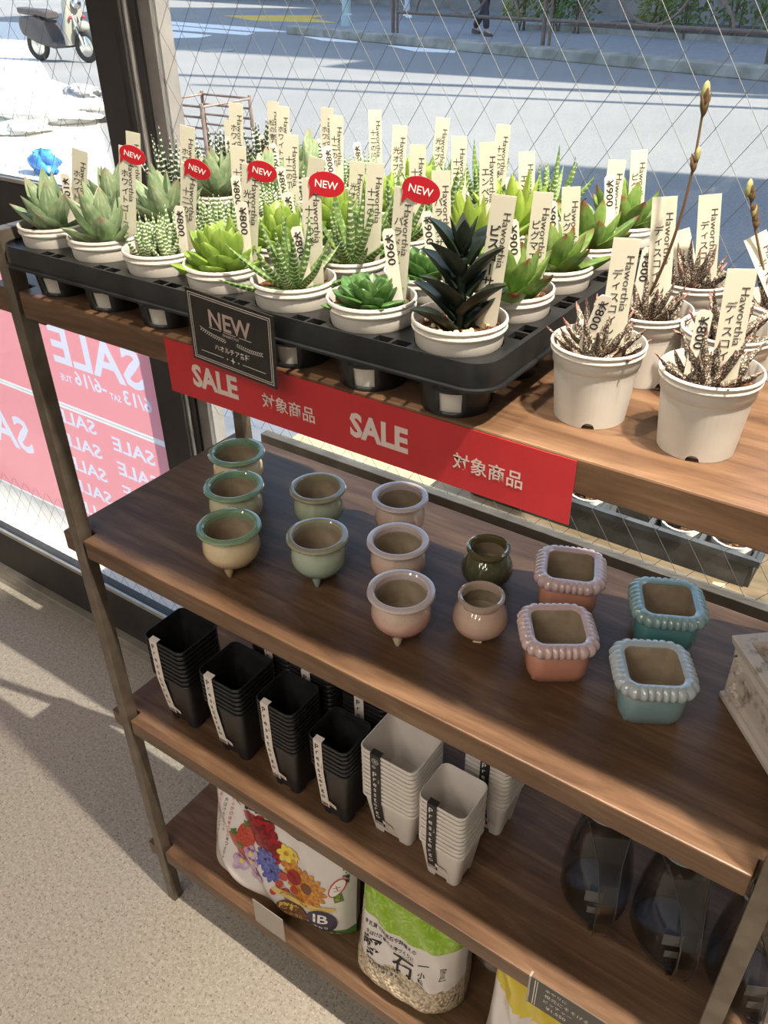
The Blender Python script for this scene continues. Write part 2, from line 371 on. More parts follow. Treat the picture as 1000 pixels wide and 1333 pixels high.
# ================================================================== RACK
rack=thing('shelving_rack','dark steel and stained wood rack of four shelves by the window','shelving',(0,0,0))
def shelf(z,x0,x1,d=DEP):
    w=XR-XL; n=.0215; pts=[(x0,0),(XL-.002,0),(XL-.002,n),(XL+n,n),(XL+n,0),(XR-.004,0),(XR-.004,n),(XR+n-.004,n),(XR+n-.004,0),(x1,0),(x1,d),(x0,d)]
    R=[[V((x,y,zz)) for x,y in pts] for zz in(z-TH,z)]; m=MB().rings(R,0,False); return m.build('shelf_board',M['wood'],rack,bevel=.0018)
shelf(Z1,-.012,1.02); shelf(Z2,0,.985); shelf(Z3,0,.985); shelf(Z4,0,.985)
for x in (XL,XR):
    MB().box(x,x+.018,-.0024,.0175,0,1.245).build('post',M['steel'],rack,bevel=.0008)
    MB().box(x,x+.018,DEP-.0205,DEP-.0005,0,1.245).build('post',M['steel'],rack,bevel=.0008)
    MB().box(x,x+.018,.0176,DEP-.0206,1.229,1.245).build('side_rail',M['steel'],rack,bevel=.0008)
    for z in (Z1,Z2,Z3,Z4):
        MB().box(x-.001,x+.028,.0185,DEP-.022,z-TH-.014,z-TH-.0003).build('shelf_bracket',M['steel'],rack,bevel=.0008)

# ================================================================== PLUG TRAY
def cell(j,i): return (.0822+.084*i,.030+.0012*(6-i)+.0825*j)
ROT=RAD(0)
TX0,TX1,TY0,TY1=.0447,.6335,-.011,.411
DZ=Z1+.0535
tray=thing('plant_tray','large black plastic cell tray full of potted succulents on the top shelf','tray',(0,0,0))
cx,cy=(TX0+TX1)/2,(TY0+TY1)/2; w,d=TX1-TX0,TY1-TY0
R=[[V((x,y,z)) for x,y in rrect(w,d,.022,6,cx,cy)] for z in(DZ-.004,DZ)]
deck=MB().rings(R,0,False).build('deck',M['tray'],tray)
cut=MB()
for j in range(5):
    for i in range(7):
        x,y=cell(j,i); cut.lathe([(.0352,-.02),(.0352,.02)],28,(x,y,DZ))
for i in range(6):
    for j in range(6):
        x=(cell(0,i)[0]+cell(0,i+1)[0])/2; y=cell(j,i)[1]-.04125
        y=TY0+.0105 if j==0 else y
        if j==5: y=TY1-.0115
        for s in(-1,1): cut.box(x+s*.0085-.0072,x+s*.0085+.0072,y-.0048,y+.0048,DZ-.02,DZ+.02)
for j in range(5):
    x=TX1-.0128; y=(cell(j,6)[1]+.04125)
    if j<4:
        for s in(-1,1): cut.box(x-.0060,x+.0060,y+s*.0085-.0072,y+s*.0085+.0072,DZ-.02,DZ+.02)
boolean_cut(deck,cut)
sk=MB(); o1=rrect(w,d,.022,6,cx,cy); o2=rrect(w+.003,d+.003,.0235,6,cx,cy); o3=rrect(w+.009,d+.009,.0265,6,cx,cy); i1=rrect(w-.003,d-.003,.0205,6,cx,cy); i3=rrect(w+.0005,d+.0005,.0222,6,cx,cy)
q=lambda pts,z:[V((x,y,DZ+z)) for x,y in pts]
sk.rings([q(i1,-.001),q(i1,.0022),q(o1,.0022),q(o2,-.008),q(o2,-.017),q(o3,-.0175),q(o3,-.0195),q(i3,-.0195),q(i1,-.001)],0,True,(False,False))
sk.build('rim_skirt',M['tray'],tray)
# one cup: four wall panels with open windows, a cross band and a bottom ring
cup=MB(); n=40; top,bot=.0496,.0; rr=lambda z:.0288+.0064*z/.0496
zs=[0,.004,.0085,.021,.0255,.0495]
for a in range(n):
    a0,a1=2*pi*a/n,2*pi*(a+1)/n; panel=(a%10)<6
    for k in range(5):
        if panel or k in(0,3) or (k==1 and False):
            z0,z1=zs[k],zs[k+1]
            if not panel and k==3: z0,z1=.021,.0255
            cup.add([(rr(z0)*cos(a0),rr(z0)*sin(a0),z0),(rr(z0)*cos(a1),rr(z0)*sin(a1),z0),(rr(z1)*cos(a1),rr(z1)*sin(a1),z1),(rr(z1)*cos(a0),rr(z1)*sin(a0),z1)],[(0,1,2,3)],0,True)
cup.lathe([(.012,0),(.0288,0)],n,cap=(False,False)); cup.lathe([(.0287,.0012),(.012,.0012)],n,cap=(False,False))
cupo=None
for j in range(5):
    for i in range(7):
        x,y=cell(j,i)
        if cupo is None: cupo=cup.build('cup',M['tray'],tray,loc=(x,y,Z1+.0002),solid=.0012,weld=True); c=cupo
        else: c=cupo.copy(); COL.objects.link(c)
        c.location=(x,y,Z1+.0002)
        c.rotation_euler=(0,0,RAD(-52))

# ================================================================== POTTED PLANTS
def prof(s,m,p,base): return base+(1-base)*sin(pi/2*min(s/m,1)) if s<m else max(cos(pi/2*(s-m)/(1-m)),0)**p
def leaf(mb,base,az,t0,t1,Ln,W,T,m=.4,p=.8,bs=.7,n=9,k=8,cup=.3,twist=0,bumps=0):
    pos=V((0,0,0)); R=[]; uv=[]; ca,sa=cos(az),sin(az)
    for a in range(n+1):
        s=a/n; th=t0+(t1-t0)*s; tx=V((cos(th),0,sin(th))); nx=V((-sin(th),0,cos(th)))
        w=max(W*prof(s,m,p,bs),.0004); t=max(T*(prof(s,.3,.9,.8)),.0003); r=[]
        for b in range(k):
            f=2*pi*b/k; y=w/2*cos(f); h=t*sin(f)*(.35 if sin(f)>0 else .8)+cup*w*(2*y/w)**2*.35
            if bumps and 0<a<n: h+=bumps*random.uniform(-1,1); 
            y2=y+(bumps*random.uniform(-1,1) if bumps else 0)
            pt=pos+nx*h+V((0,y2,0))
            r.append(V(base)+V((pt.x*ca-pt.y*sa,pt.x*sa+pt.y*ca,pt.z))); uv.append((.5+.5*cos(f)+(2 if sin(f)<-.01 else 0),s))
        R.append(r); pos=pos+tx*(Ln/n)
    mb.rings(R,0,True,(True,True),uvs=uv)
def rosette(kind,sc=1.,rnd=None):
    r=rnd or random; mb=MB(); j=lambda a:1+r.uniform(-a,a)
    def ros(n,thO,thI,LO,LI,W,T,rO=.004,rI=.001,bend=.25,m=.4,p=.8,bs=.7,c=(0,0,0),cup=.3,bumps=0,nn=9,zI=.006):
        for a in range(n):
            f=a/(n-1); th=lerp(thO,thI,f)+r.uniform(-.1,.1); az=a*2.39996+r.uniform(-.2,.2)+off; rad=lerp(rO,rI,f)
            leaf(mb,(c[0]+rad*cos(az),c[1]+rad*sin(az),c[2]+zI*f),az,th-bend*.3,th+bend*r.uniform(.5,1.2),lerp(LO,LI,f)*j(.15)*sc,W*lerp(1,.75,f)*j(.12)*sc,T*sc,m,p,bs,cup=cup,bumps=bumps,n=nn)
    off=r.uniform(0,6.28)
    if kind=='G': ros(15,.45,1.38,.036,.040,.0215,.0045,.007,.001,.22,.40,.85,.80,cup=.5)
    elif kind=='Z':
        for a in range(r.randint(5,6)):
            an=a*1.2+off; d=.016 if a<5 else 0
            ros(9,.75,1.5,.020,.030,.0062,.0032,.003,.001,.22,.3,.9,.9,(d*cos(an),d*sin(an),0),cup=.1,nn=7)
    elif kind=='B': ros(19,.35,1.35,.052,.050,.0088,.0042,.006,.001,.35,.22,.9,.9,cup=.1,nn=11)
    elif kind=='D': ros(18,.55,1.45,.055,.058,.0082,.0042,.006,.001,.15,.2,1.,.95,cup=.05,nn=11)
    elif kind=='R': ros(28,.22,1.25,.027,.022,.0160,.0070,.006,.002,.25,.55,.55,.6,cup=.12,zI=.014)
    elif kind=='P': ros(30,.15,.95,.025,.016,.0130,.0055,.006,.002,.28,.60,.6,.75,cup=.1,zI=.010)
    elif kind=='L': ros(20,.45,1.35,.046,.044,.0150,.005,.006,.001,.25,.45,.8,.7,cup=.4)
    elif kind=='Y': ros(16,.45,1.30,.036,.034,.0160,.0065,.006,.001,.20,.55,.7,.65,cup=.3)
    elif kind=='X':
        ros(17,.30,1.30,.038,.036,.0090,.0048,.006,.001,.28,.25,.9,.9,cup=.05,bumps=.0006,nn=12)
        for a in range(3):
            an=off+2*a; ros(6,.5,1.35,.020,.022,.0065,.0035,.003,.001,.2,.25,.9,.9,(.017*cos(an),.017*sin(an),0),cup=.05,bumps=.0005,nn=9)
    elif kind=='K':
        for a in range(11):
            z=.001+.0060*a; side=RAD(35 if a%2 else 215)+(.35 if a%4<2 else -.45)+r.uniform(-.1,.1)+.02*a; fl=1-.022*a
            leaf(mb,(.003*cos(side),.003*sin(side),z-.004),side,.90+.02*a,.15+.035*a,.046*fl,.0245*fl,.0065,.32,.85,.85,cup=.45,n=11)
        mb.tube([(0,0,0),(0,0,.055)],.0045,8)
        for a in range(4): leaf(mb,(0,0,.060),a*1.57+.6,1.15,1.25,.027,.013,.003,.3,.8,.8,n=6)
    return mb
potprof=[(.0262,0),(.0335,.0500),(.0342,.0512),(.0349,.0612),(.0356,.0620),(.0366,.0624),(.0373,.0640),(.0368,.0658),(.0360,.0664),(.0368,.0672),(.0375,.0688),(.0371,.0705),(.0356,.0708),(.0350,.0690),(.0345,.0620),(.0325,.045),(.026,.004)]
pot_me=None; soil_me=None
def soilmesh(r,z,n=24,rings=7,amp=.0012):
    m=MB(); R=[]
    for a in range(rings):
        q=r*(1-a/(rings-.5)); R.append([V((q*cos(2*pi*k/n),q*sin(2*pi*k/n),z+random.uniform(-amp,amp)*(a>0))) for k in range(n)])
    m.rings(R,0,True,(True,True)); return m
def child_of(src,parent,loc=None):
    c=src.copy(); COL.objects.link(c); c.parent=parent
    if loc: c.location=loc
    return c
COLN=['leftmost','second from the left','third from the left','middle','third from the right','second from the right','rightmost']
COLS=['leftmost','second','third','fourth','fifth','sixth','rightmost']
ROWN=['front row','second row','middle row','fourth row','back row']
KIND={'G':'pale broad-leaved rosette','Z':'clump of small white-banded spikes','R':'plump fresh green rosette','B':'long zebra-striped succulent','P':'flat deep green rosette','K':'upright blackish leaf tower','Y':'red-tipped green succulent','D':'dark white-banded spiky succulent','L':'lime green pointed rosette'}
LAY=['GGZRBPK','GGZRBPY','DGZRBLY','DGZRBLY','DGZRBBY']
SOIL=.0610
for j in range(5):
    for i in range(7):
        k=LAY[j][i]; x,y=cell(j,i); raise_=.013 if (j,i)==(2,1) else .0025
        t=thing('potted_succulent','%s in grey pot, %s in tray %s'%(KIND[k],COLN[i],ROWN[j]),'potted plant',(x,y,Z1+raise_),0 if k=='K' else random.uniform(-3,3),'small succulents in the cell tray')
        if pot_me is None:
            pot_me=MB().lathe(potprof,40).build('pot',M['pot'],t); soil_me=soilmesh(.0338,SOIL).build('soil',M['soil'],t)
        else: child_of(pot_me,t); child_of(soil_me,t)
        rn=random.Random(100*j+i+3)
        sc={'G':1.32,'Z':1.2,'B':1.22,'D':1.15,'R':1.52,'P':1.42,'L':1.25,'Y':1.35,'K':1.15}[k]
        rosette(k,sc,rn).build('rosette',L[k],t,loc=(0,0,SOIL-.0015),sharp=60)
        if k=='K':
            pb=MB()
            for a in range(26):
                an,rd=rn.uniform(0,6.28),rn.uniform(.012,.030); pb.ball((rd*cos(an),rd*sin(an),SOIL+.001),(rn.uniform(.0015,.0032),)*3,4)
            pb.build('gravel',M['pebble'],t)

def new_badge(lab,c,ux,uy,nrm,w=.026):
    m=MB(); pts=[]; h=w*.66
    for a in range(28):
        an=2*pi*a/28; pts.append((w/2*cos(an),h/2*sin(an)))
    tail=[(-w*.42,-h*.62)]
    pts=pts[:17]+[(-w*.44,-h*.66)]+pts[18:]
    ux,uy,nrm=V(ux),V(uy),V(nrm)
    R=[[V(c)+ux*a+uy*b+nrm*d for a,b in pts] for d in(0,.0007)]; m.rings(R,0,False)
    m.text('NEW',V(c)+nrm*.0009,ux,uy,h=h*.30,mat=1,bold=.01)
    return m.build('new_badge',[M['red'],M['white']],lab)
def plant_label(base,top,label,jp,w=.0160,yawd=22,badge=None,blank=False,dy=0,en=True,bold=0,th=.0006,group='cream plant labels'):
    """a plastic stake from the soil at base up to the point top (world)"""
    B=V(base); T=V(top); a=(T-B).normalized(); ux=V((cos(RAD(yawd)),sin(RAD(yawd)),0)); ux=(ux-a*ux.dot(a)).normalized(); nrm=ux.cross(a).normalized()
    if nrm.y>0: nrm=-nrm
    Ln=(T-B).length; m=MB()
    o=bpy.data.objects.new('plant_label',None)
    def q(x,s,n): return ux*x+a*s+nrm*n
    hw=w/2; outl=[(-hw*.2,-.012),(hw*.2,-.012),(hw,.004),(hw,Ln),(-hw,Ln),(-hw,.004)]
    m.rings([[q(x,s,n) for x,s in outl] for n in(-th/2,th/2)],0,False)
    if not blank:
        if en: m.text('Haworthia',q(w*.24,Ln-.012-.020,th/2+.00025),-a,ux,w=.040,h=.0052,mat=2)
        s=Ln-.025
        for ch in jp:
            if s<.006: break
            m.text(ch,q(-w*.15,s,th/2+.00025),ux,a,em=.0078 if not bold else .0088,mat=1,bold=.004+bold); s-=.0086 if not bold else .0096
    ob=m.build('plant_label',[M['label'],M['ink'],M['ink2']],None); ob.location=B; tag(ob,label,'plant label',group)
    if badge: new_badge(ob,q(badge[0],Ln-badge[1],th/2+.0002),(ux+a*.12*-1).normalized(),(a+ux*.12).normalized(),nrm,w=badge[2] if len(badge)>2 else .026)
    bpy.data.objects.remove(o); return ob
def price_tag(base,top,label,txt,w=.0098,yawd=25,th=.0006):
    B=V(base); T=V(top); a=(T-B).normalized(); ux=V((cos(RAD(yawd)),sin(RAD(yawd)),0)); ux=(ux-a*ux.dot(a)).normalized(); nrm=ux.cross(a).normalized()
    if nrm.y>0: nrm=-nrm
    Ln=(T-B).length; m=MB(); q=lambda x,s,n:ux*x+a*s+nrm*n; hw=w/2
    outl=[(-hw*.15,-.010),(hw*.15,-.010),(hw,.004),(hw,Ln-hw*.5),(hw*.6,Ln),(-hw*.6,Ln),(-hw,Ln-hw*.5),(-hw,.004)]
    m.rings([[q(x,s,n) for x,s in outl] for n in(-th/2,th/2)],0,False)
    tw=.0066*len(txt)*.9; m.text(txt,q(0,Ln-.004-tw/2,th/2+.00025),-a,ux,w=tw,h=.0066,mat=1,bold=.012)
    ob=m.build('price_tag',[M['price'],M['ink']],None); ob.location=B; return tag(ob,label,'price tag','small price tags in the pots')

SZ=Z1+.0025+SOIL
NAME={'G':'ホワイトゴ|スト','Z':'十二の爪','R':'光オブツーサ','B':'十二の巻','P':'パラドクサ','K':'ピスコ|サ','Y':'ピグマエア','L':'エンペラ|','D':'松の雪'}
LABS=[((0,0),(104,195)),((0,1),(165,191)),((1,0),(173,172)),((1,1),(244,164)),((0,2),(247,214)),((2,1),(307,134)),((3,0),(299,157)),((1,2),(310,190)),((0,3),(327,214)),((4,0),(355,132)),((3,1),(368,138)),((2,2),(379,175)),((0,4),(405,232)),((1,3),(413,205)),((4,1),(426,140)),((3,2),(438,150)),((4,2),(488,143)),((1,4),(489,212)),((2,3),(466,210)),((3,3),(521,163)),((2,4),(544,188)),((4,3),(577,153)),((3,4),(598,177)),((1,5),(574,222)),((0,5),(527,244)),((4,4),(656,162)),((2,5),(636,185)),((0,6),(657,254)),((3,5),(686,197)),((1,6),(708,250)),((2,6),(744,243)),((3,6),(804,208)),((4,6),(833,195))]
BADGE={(0,1):(.006,.006),(0,2):(.008,.002),(0,3):(.010,.004),(0,4):(.013,.004,.030),(0,5):(.013,.0,.030)}
for (j,i),px in LABS:
    x,y=cell(j,i); k=LAY[j][i]; by=y+.013; T=P(px[0],px[1],y=by); bx=max(x-.020,min(x+.022,x+.012+.25*(T.x-x-.012)))
    zz=SZ+(.0105 if (j,i)==(2,1) else 0)
    extra='cream label with red badge' if (j,i) in BADGE else 'cream plant label'
    plant_label((bx,by,zz),T,'%s standing in the %s pot of the tray %s'%(extra,COLS[i],ROWN[j]),NAME[k],badge=BADGE.get((j,i)),bold=.02 if k=='K' else 0,w=.0175 if (j,i)==(0,6) else .016,yawd=random.uniform(17,27))
PRICES=[((0,0),(84,226),'¥1000'),((1,0),(154,252),'¥1000'),((0,2),(233,268),'¥800'),((3,0),(297,178),'¥1000'),((1,2),(306,229),'¥800'),((0,3),(315,263),'¥800'),((4,0),(340,176),'¥800'),((3,1),(354,187),'¥1000'),((2,2),(364,217),'¥800'),((1,3),(373,250),'¥800'),((0,4),(385,295),'¥800'),((4,1),(413,181),'¥1000'),((3,2),(426,190),'¥800'),((4,2),(464,185),'¥800'),((0,5),(505,298),'¥900'),((1,5),(555,275),'¥900'),((0,6),(581,341),'¥800'),((1,6),(667,286),'¥900'),((3,5),(664,230),'¥1000'),((2,6),(718,262),'¥900'),((3,6),(794,228),'¥900')]
for (j,i),px,txt in PRICES:
    x,y=cell(j,i); by=y+.004; T=P(px[0],px[1],y=by); bx=max(x-.026,min(x+.026,T.x+.010))
    if T.z<SZ+.012: T.z=SZ+.03
    price_tag((bx,by,SZ),T,'white %s yen price tag in the %s pot of the tray %s'%(txt[1:],COLS[i],ROWN[j]),txt)

# ---- six larger white pots on the right of the top shelf
wprof=[(.0262,0),(.0275,.0),(.0318,.044),(.0330,.0455),(.0336,.0535),(.0346,.0540),(.0354,.0555),(.0350,.0570),(.0344,.0576),(.0352,.0584),(.0359,.0600),(.0353,.0612),(.0342,.0612),(.0337,.0590),(.0322,.046),(.0268,.004)]
WP=[('A',.769,.066,'front right','white pot of rough brown succulent, nearest the shelf edge on the right',.22),
    ('B',.684,.070,'front left','white pot of rough brown succulent, just right of the tray corner',.36),
    ('C',.690,.160,'','white pot with a tall thin flower stalk, behind the left front pot',-.5),
    ('D',.697,.256,'','white pot of brown succulent nearest the window, beside the tray',-.5),
    ('E',.757,.150,'','white pot of rough brown succulent, half hidden behind the front right pot',-.5),
    ('F',.779,.236,'','white pot with a budding flower stalk at the right picture edge',-.5)]
wp=None; WS=.048
for nme,x,y,_,lab,rz in WP:
    t=thing('potted_succulent',lab,'potted plant',(x,y,Z1+.0003),rz,'white pots beside the tray')
    if wp is None:
        wp=MB().lathe(wprof,48).build('pot',M['wpot'],t); c=MB()
        for a in range(4):
            an=-pi/2+a*pi/2; Mx=Matrix.Translation((.03*cos(an),.03*sin(an),0))@Matrix.Rotation(an,4,'Z')@Matrix.Rotation(pi/2,4,'Y'); c.lathe([(.0048,-.008),(.0048,.008)],16,M=Mx)
        boolean_cut(wp,c); wp.data.set_sharp_from_angle(angle=RAD(35)); ws=soilmesh(.0322,WS).build('soil',M['soil'],t)
    else: child_of(wp,t); child_of(ws,t)
    rosette('X',1.05,random.Random(ord(nme))).build('rosette',L['X'],t,loc=(0,0,WS-.001),sharp=60)
    if nme in 'CF':
        tip=P(918,126,y=y-.012) if nme=='C' else P(976,250,y=y-.01)
        inv=(Matrix.Translation((x,y,Z1+.0003))@Matrix.Rotation(rz,4,'Z')).inverted(); tp=inv@tip; b0=V((0,0,WS))
        b0=inv@P(833,395,z=Z1+WS+.012) if nme=='C' else V((-.004,0,WS)); b0.z=WS-.003
        pts=[b0.lerp(tp,s)+V((.012*sin(s*pi)*(1 if nme=='C' else -.3),0,0)) for s in [a/14 for a in range(15)]]
        m=MB().tube(pts,[.0014-.0006*a/14 for a in range(15)],8)
        for s,ll in ((.99,.011),(.97,.009),(.78,.008)) if nme=='C' else ((.99,.008),(.82,.008),(.72,.007)):
            p=pts[int(s*14)]; d=(pts[-1]-pts[-3]).normalized()
            for a in range(6): leaf(m,p+d*(ll*.15*a),a*2.4,1.15,1.35,ll,.0036,.0022,.45,.8,.6,n=5)
        m.build('flower_stalk',[M['stalk'] if nme=='C' else M['stalk']],t); 
        bd=MB(); d=(pts[-1]-pts[-3]).normalized(); side=V((.8,.3,0))
        bd.ball(pts[-1]+d*.003,(.0028,.0028,.0072),8); p=pts[11 if nme=='C' else 12]; bd.ball(p+side*.002,(.002,.002,.0052),8)
        bd.build('flower_bud',M['bud'],t)
def wl(px,base,lab,jp,**kw):
    b=V(base); T=P(px[0],px[1],y=b.y); return plant_label(b,T,lab,jp,w=.0185,**kw)
SW=Z1+WS
DN='ディスコイングシ|'
wl((967,350),(.778,.066,SW),'cream plant label leaning in the pot nearest the right shelf edge',DN)
wl((817,310),(.693,.070,SW),'cream plant label in the white pot right of the tray corner',DN)
wl((866,256),(.697,.163,SW),'cream plant label behind the tall flower stalk',DN)
wl((925,253),(.708,.256,SW),'cream plant label in the white pot nearest the window',DN)
wl((983,306),(.785,.236,SW),'cream plant label beside the budding stalk at the right edge',DN)
wl((884,300),(.690,.272,SW),'pale blank label turned away behind the pot nearest the window','',blank=True)
def wpr(px,base,lab): b=V(base); return price_tag(b,P(px[0],px[1],y=b.y),lab,'¥800',w=.0105)
wpr((790,385),(.675,.060,SW),'white 800 yen tag in the pot right of the tray corner')
wpr((846,322),(.679,.160,SW),'white 800 yen tag in the pot with the tall stalk')
wpr((919,404),(.757,.062,SW),'white 800 yen tag in the pot nearest the right shelf edge')

# ================================================================== SIGNS ON THE TOP SHELF EDGE
ban=MB(); x0,x1,z0,z1=.2755,.7055,1.1205,1.1765
ban.box(x0,x1,-.0012,-.0004,z0,z1,0)
for s,x,z,h,w,b in (('SALE',.339,1.1465,.024,.060,.04),('対象商品',.430,1.1437,.0155,.062,.012),('SALE',.530,1.1480,.024,.060,.04),('対象商品',.634,1.1455,.0155,.062,.012)):
    ban.text(s,(x,-.0015,z),(1,0,0),(0,0,1),h=h,w=w,mat=1,bold=b)
ob=ban.build('sale_banner',[M['bannerred'],M['bannertext']]); tag(ob,'red sale banner strip fixed along the front edge of the top shelf','banner')

ns=thing('new_sign','black NEW card in a clear sleeve hung on the tray rim','sign',(.3905,-.0225,1.2085),rot=(RAD(4),RAD(5),RAD(2)))
W2,H2=.0485,.0345
m=MB().box(-W2,W2,-.0006,.0006,-H2,H2,0)
def frame(mm,w,h,t,y,mat):
    for a in ((-w,w,h-t,h),(-w,w,-h,-h+t),(-w,-w+t,-h,h),(w-t,w,-h,h)): mm.add([(a[0],y,a[2]),(a[1],y,a[2]),(a[1],y,a[3]),(a[0],y,a[3])],[(0,1,2,3)],mat)
frame(m,.0458,.0318,.0007,-.0009,1); frame(m,.0438,.0298,.0006,-.0009,1)
m.text('NEW',(0,-.0009,.0125),(1,0,0),(0,0,1),h=.0165,w=.047,mat=2,bold=.02)
for k in range(3):   # thin outline strokes beside the big letters
    xx=(-.0165,.0,.0175)[k]; m.add([(xx-.008,-.00095,.003),(xx+.006,-.00095,.003),(xx+.006,-.00095,.0035),(xx-.008,-.00095,.0035)],[(0,1,2,3)],1)
m.text('ENISETTO!',(0,-.0009,.0003),(1,0,0),(0,0,1),h=.0024,w=.018,mat=1)
for sg in(-1,1):
    for a in range(13):
        s=a/12; x=sg*(.006+.027*s); z=-.0050-.0012*sin(s*3)+(.0004*a if sg<0 else -.0000); 
        for q in(-1,1):
            dx,dz=sg*.0026,q*.0021; m.add([(x,-.0009,z),(x+dx*.6-0,-.0009,z+dz*.35),(x+dx,-.0009,z+dz),(x+dx*.35,-.0009,z+dz*.7)],[(0,1,2,3)],1)
m.text('ハオルチア各種',(0,-.0009,-.0140),(1,0,0),(0,0,1),h=.0062,w=.040,mat=1,bold=.012)
for a,b in((-.037,-.011),(.011,.037)): m.add([(a,-.0009,-.0228),(b,-.0009,-.0228),(b,-.0009,-.0222),(a,-.0009,-.0222)],[(0,1,2,3)],1)
m.add([(0,-.0009,-.0262),(.0008,-.0009,-.0232),(.0030,-.0009,-.0225),(.0008,-.0009,-.0218),(0,-.0009,-.0188),(-.0008,-.0009,-.0218),(-.0030,-.0009,-.0225),(-.0008,-.0009,-.0232)],[tuple(range(8))],1)
for sg in(-1,1): m.poly([(sg*.0065+.0008*cos(a*pi/4),-.0009,-.0225+.0008*sin(a*pi/4)) for a in range(8)],1)
m.build('card',[M['card'],M['cardprint'],M['cardpink']],ns)
MB().box(-.052,.052,-.0016,-.0012,-.0385,.0385).build('clear_sleeve',M['sleeve'],ns)

# ================================================================== CERAMICS ON THE SECOND SHELF
def glaze(name,a,b,lo,hi,speckle=.5,rough=.07):
    def f(t):
        g=t.n('ShaderNodeTexCoord'); s=t.n('ShaderNodeSeparateXYZ'); t.l.new(g.outputs['Object'],s.inputs[0])
        h=t.math('ADD',s.outputs[2],t.math('MULTIPLY',t.math('SUBTRACT',t.noise(t.coord('Object'),45,4),.5),.035))
        c=t.ramp(t.math('MULTIPLY',h,14.),[(lo,b),(hi,a)]); cr=t.n('ShaderNodeTexVoronoi'); cr.feature='DISTANCE_TO_EDGE'; cr.inputs['Scale'].default_value=220; t.l.new(t.coord('Object'),cr.inputs['Vector'])
        return t.mix(t.math('MULTIPLY',t.math('LESS_THAN',cr.outputs[0],.03),.14),c,(.20,.15,.10))
    return pm(name,None,rough,build=f,coat=1.0,spec=.8)
GL={'green':(glaze('cream_glaze',(.74,.60,.38),(.62,.47,.28),.2,.7),glaze('green_rim_glaze',(.10,.26,.17),(.24,.36,.22),.86,.98)),
    'greenmid':(glaze('cream_green_glaze',(.50,.53,.35),(.68,.56,.36),.3,.8),glaze('green_rim_glaze_2',(.11,.27,.17),(.22,.35,.22),.86,.98)),
    'celadon':(glaze('celadon_glaze',(.44,.50,.38),(.32,.45,.38),.2,.7),glaze('olive_rim_glaze',(.30,.28,.18),(.36,.34,.24),.86,.98)),
    'celadon2':(glaze('celadon_olive_glaze',(.40,.44,.31),(.28,.39,.29),.2,.7),glaze('olive_rim_glaze_2',(.24,.22,.13),(.32,.29,.18),.86,.98)),
    'pink':(glaze('pink_cream_glaze',(.64,.50,.41),(.62,.31,.26),.25,.75),glaze('lilac_rim_glaze',(.60,.51,.52),(.64,.53,.51),.86,.98)),
    'olive':(glaze('dark_olive_glaze',(.11,.10,.035),(.055,.065,.035),.3,.8),glaze('olive_bronze_rim',(.15,.125,.045),(.12,.10,.04),.7,.95)),
    'shell':(glaze('pinkish_cream_glaze',(.58,.44,.35),(.60,.39,.30),.2,.8),glaze('shell_rim_glaze',(.44,.33,.27),(.46,.34,.27),.7,.95))}
M['biscuit']=pm('unglazed_clay',(.62,.52,.38),.8)
M['inside']=pm('inner_glaze',None,.3,build=nvar((.36,.28,.19),(.44,.35,.25),60),coat=.3)
bodyP=[(.006,.0105),(.020,.0112),(.029,.0165),(.0352,.0265),(.0362,.034),(.0345,.044),(.0312,.0505),(.0305,.053)]
rimP=[(.0305,.0528),(.0345,.0555),(.0388,.0585),(.0402,.0608),(.0392,.0632),(.0360,.0645),(.0325,.0640),(.0306,.0622),(.0300,.0590),(.0300,.0550)]
innP=[(.0302,.0560),(.0312,.048),(.0330,.036),(.0290,.022),(.018,.0165),(.001,.016)]
bodyP2=[(.010,.0),(.019,.0008),(.024,.006),(.0305,.014),(.0318,.023),(.0290,.033),(.0245,.0395),(.0222,.0425)]
rimP2=[(.0222,.0423),(.0228,.0450),(.0252,.0475),(.0266,.0500),(.0262,.0525),(.0240,.0540),(.0218,.0530),(.0206,.0500),(.0204,.044)]
innP2=[(.0205,.046),(.026,.034),(.028,.022),(.020,.006),(.001,.005)]
proto={}
def cpot(key,x,y,z,rz,lab,big=True,sc=1.,sz=1.,shape='A'):
    kk=(key,shape)
    if kk in proto: t=copy_tree(proto[kk],lab,(x,y,z),(0,0,rz)); t.scale=(sc,sc,sz); return t
    t=thing('ceramic_pot',lab,'flower pot',(x,y,z),rz,'small glazed pots on the second shelf'); t.scale=(sc,sc,sz)
    b,r=GL[key]; A=(bodyP,rimP,innP) if big else (bodyP2,rimP2,innP2)
    MB().lathe(A[0],48,cap=(True,False)).build('body',b,t); MB().lathe(A[1],48,cap=(False,False)).build('rim',r,t); MB().lathe(A[2],40,cap=(False,True)).build('inside_wall',M['inside'],t)
    n=3
    for a in range(3):
        an=-pi/2+a*2*pi/3
        if big:
            f=MB().lathe([(.0022,0),(.0035,.0025),(.0058,.010),(.0072,.018)],12,c=(.0215*cos(an),.0215*sin(an),0)); f.build('foot',M['biscuit'] if key in('pink',) else b,t)
        else: MB().box(.016*cos(an)-.005,.016*cos(an)+.005,.016*sin(an)-.005,.016*sin(an)+.005,0,.003).build('foot',M['biscuit'],t,bevel=.001)
    proto[kk]=t; return t
e=Z2+.0003
cpot('green',.2495,.0715,e,.5,'cream pot with green rim on three feet, nearest the shelf front')
cpot('greenmid',.1885,.1445,e,.9,'greenish cream pot with green rim, middle of the three',sc=1)
cpot('green',.1290,.2130,e,1.4,'cream pot with green rim furthest back by the window').scale=(1,1,1)
cpot('celadon',.3525,.1165,e,.5,'pale celadon footed pot with olive rim, in front',sc=.95)
cpot('celadon2',.2845,.2020,e,.2,'pale celadon footed pot with olive rim, nearer the window',sc=.94)
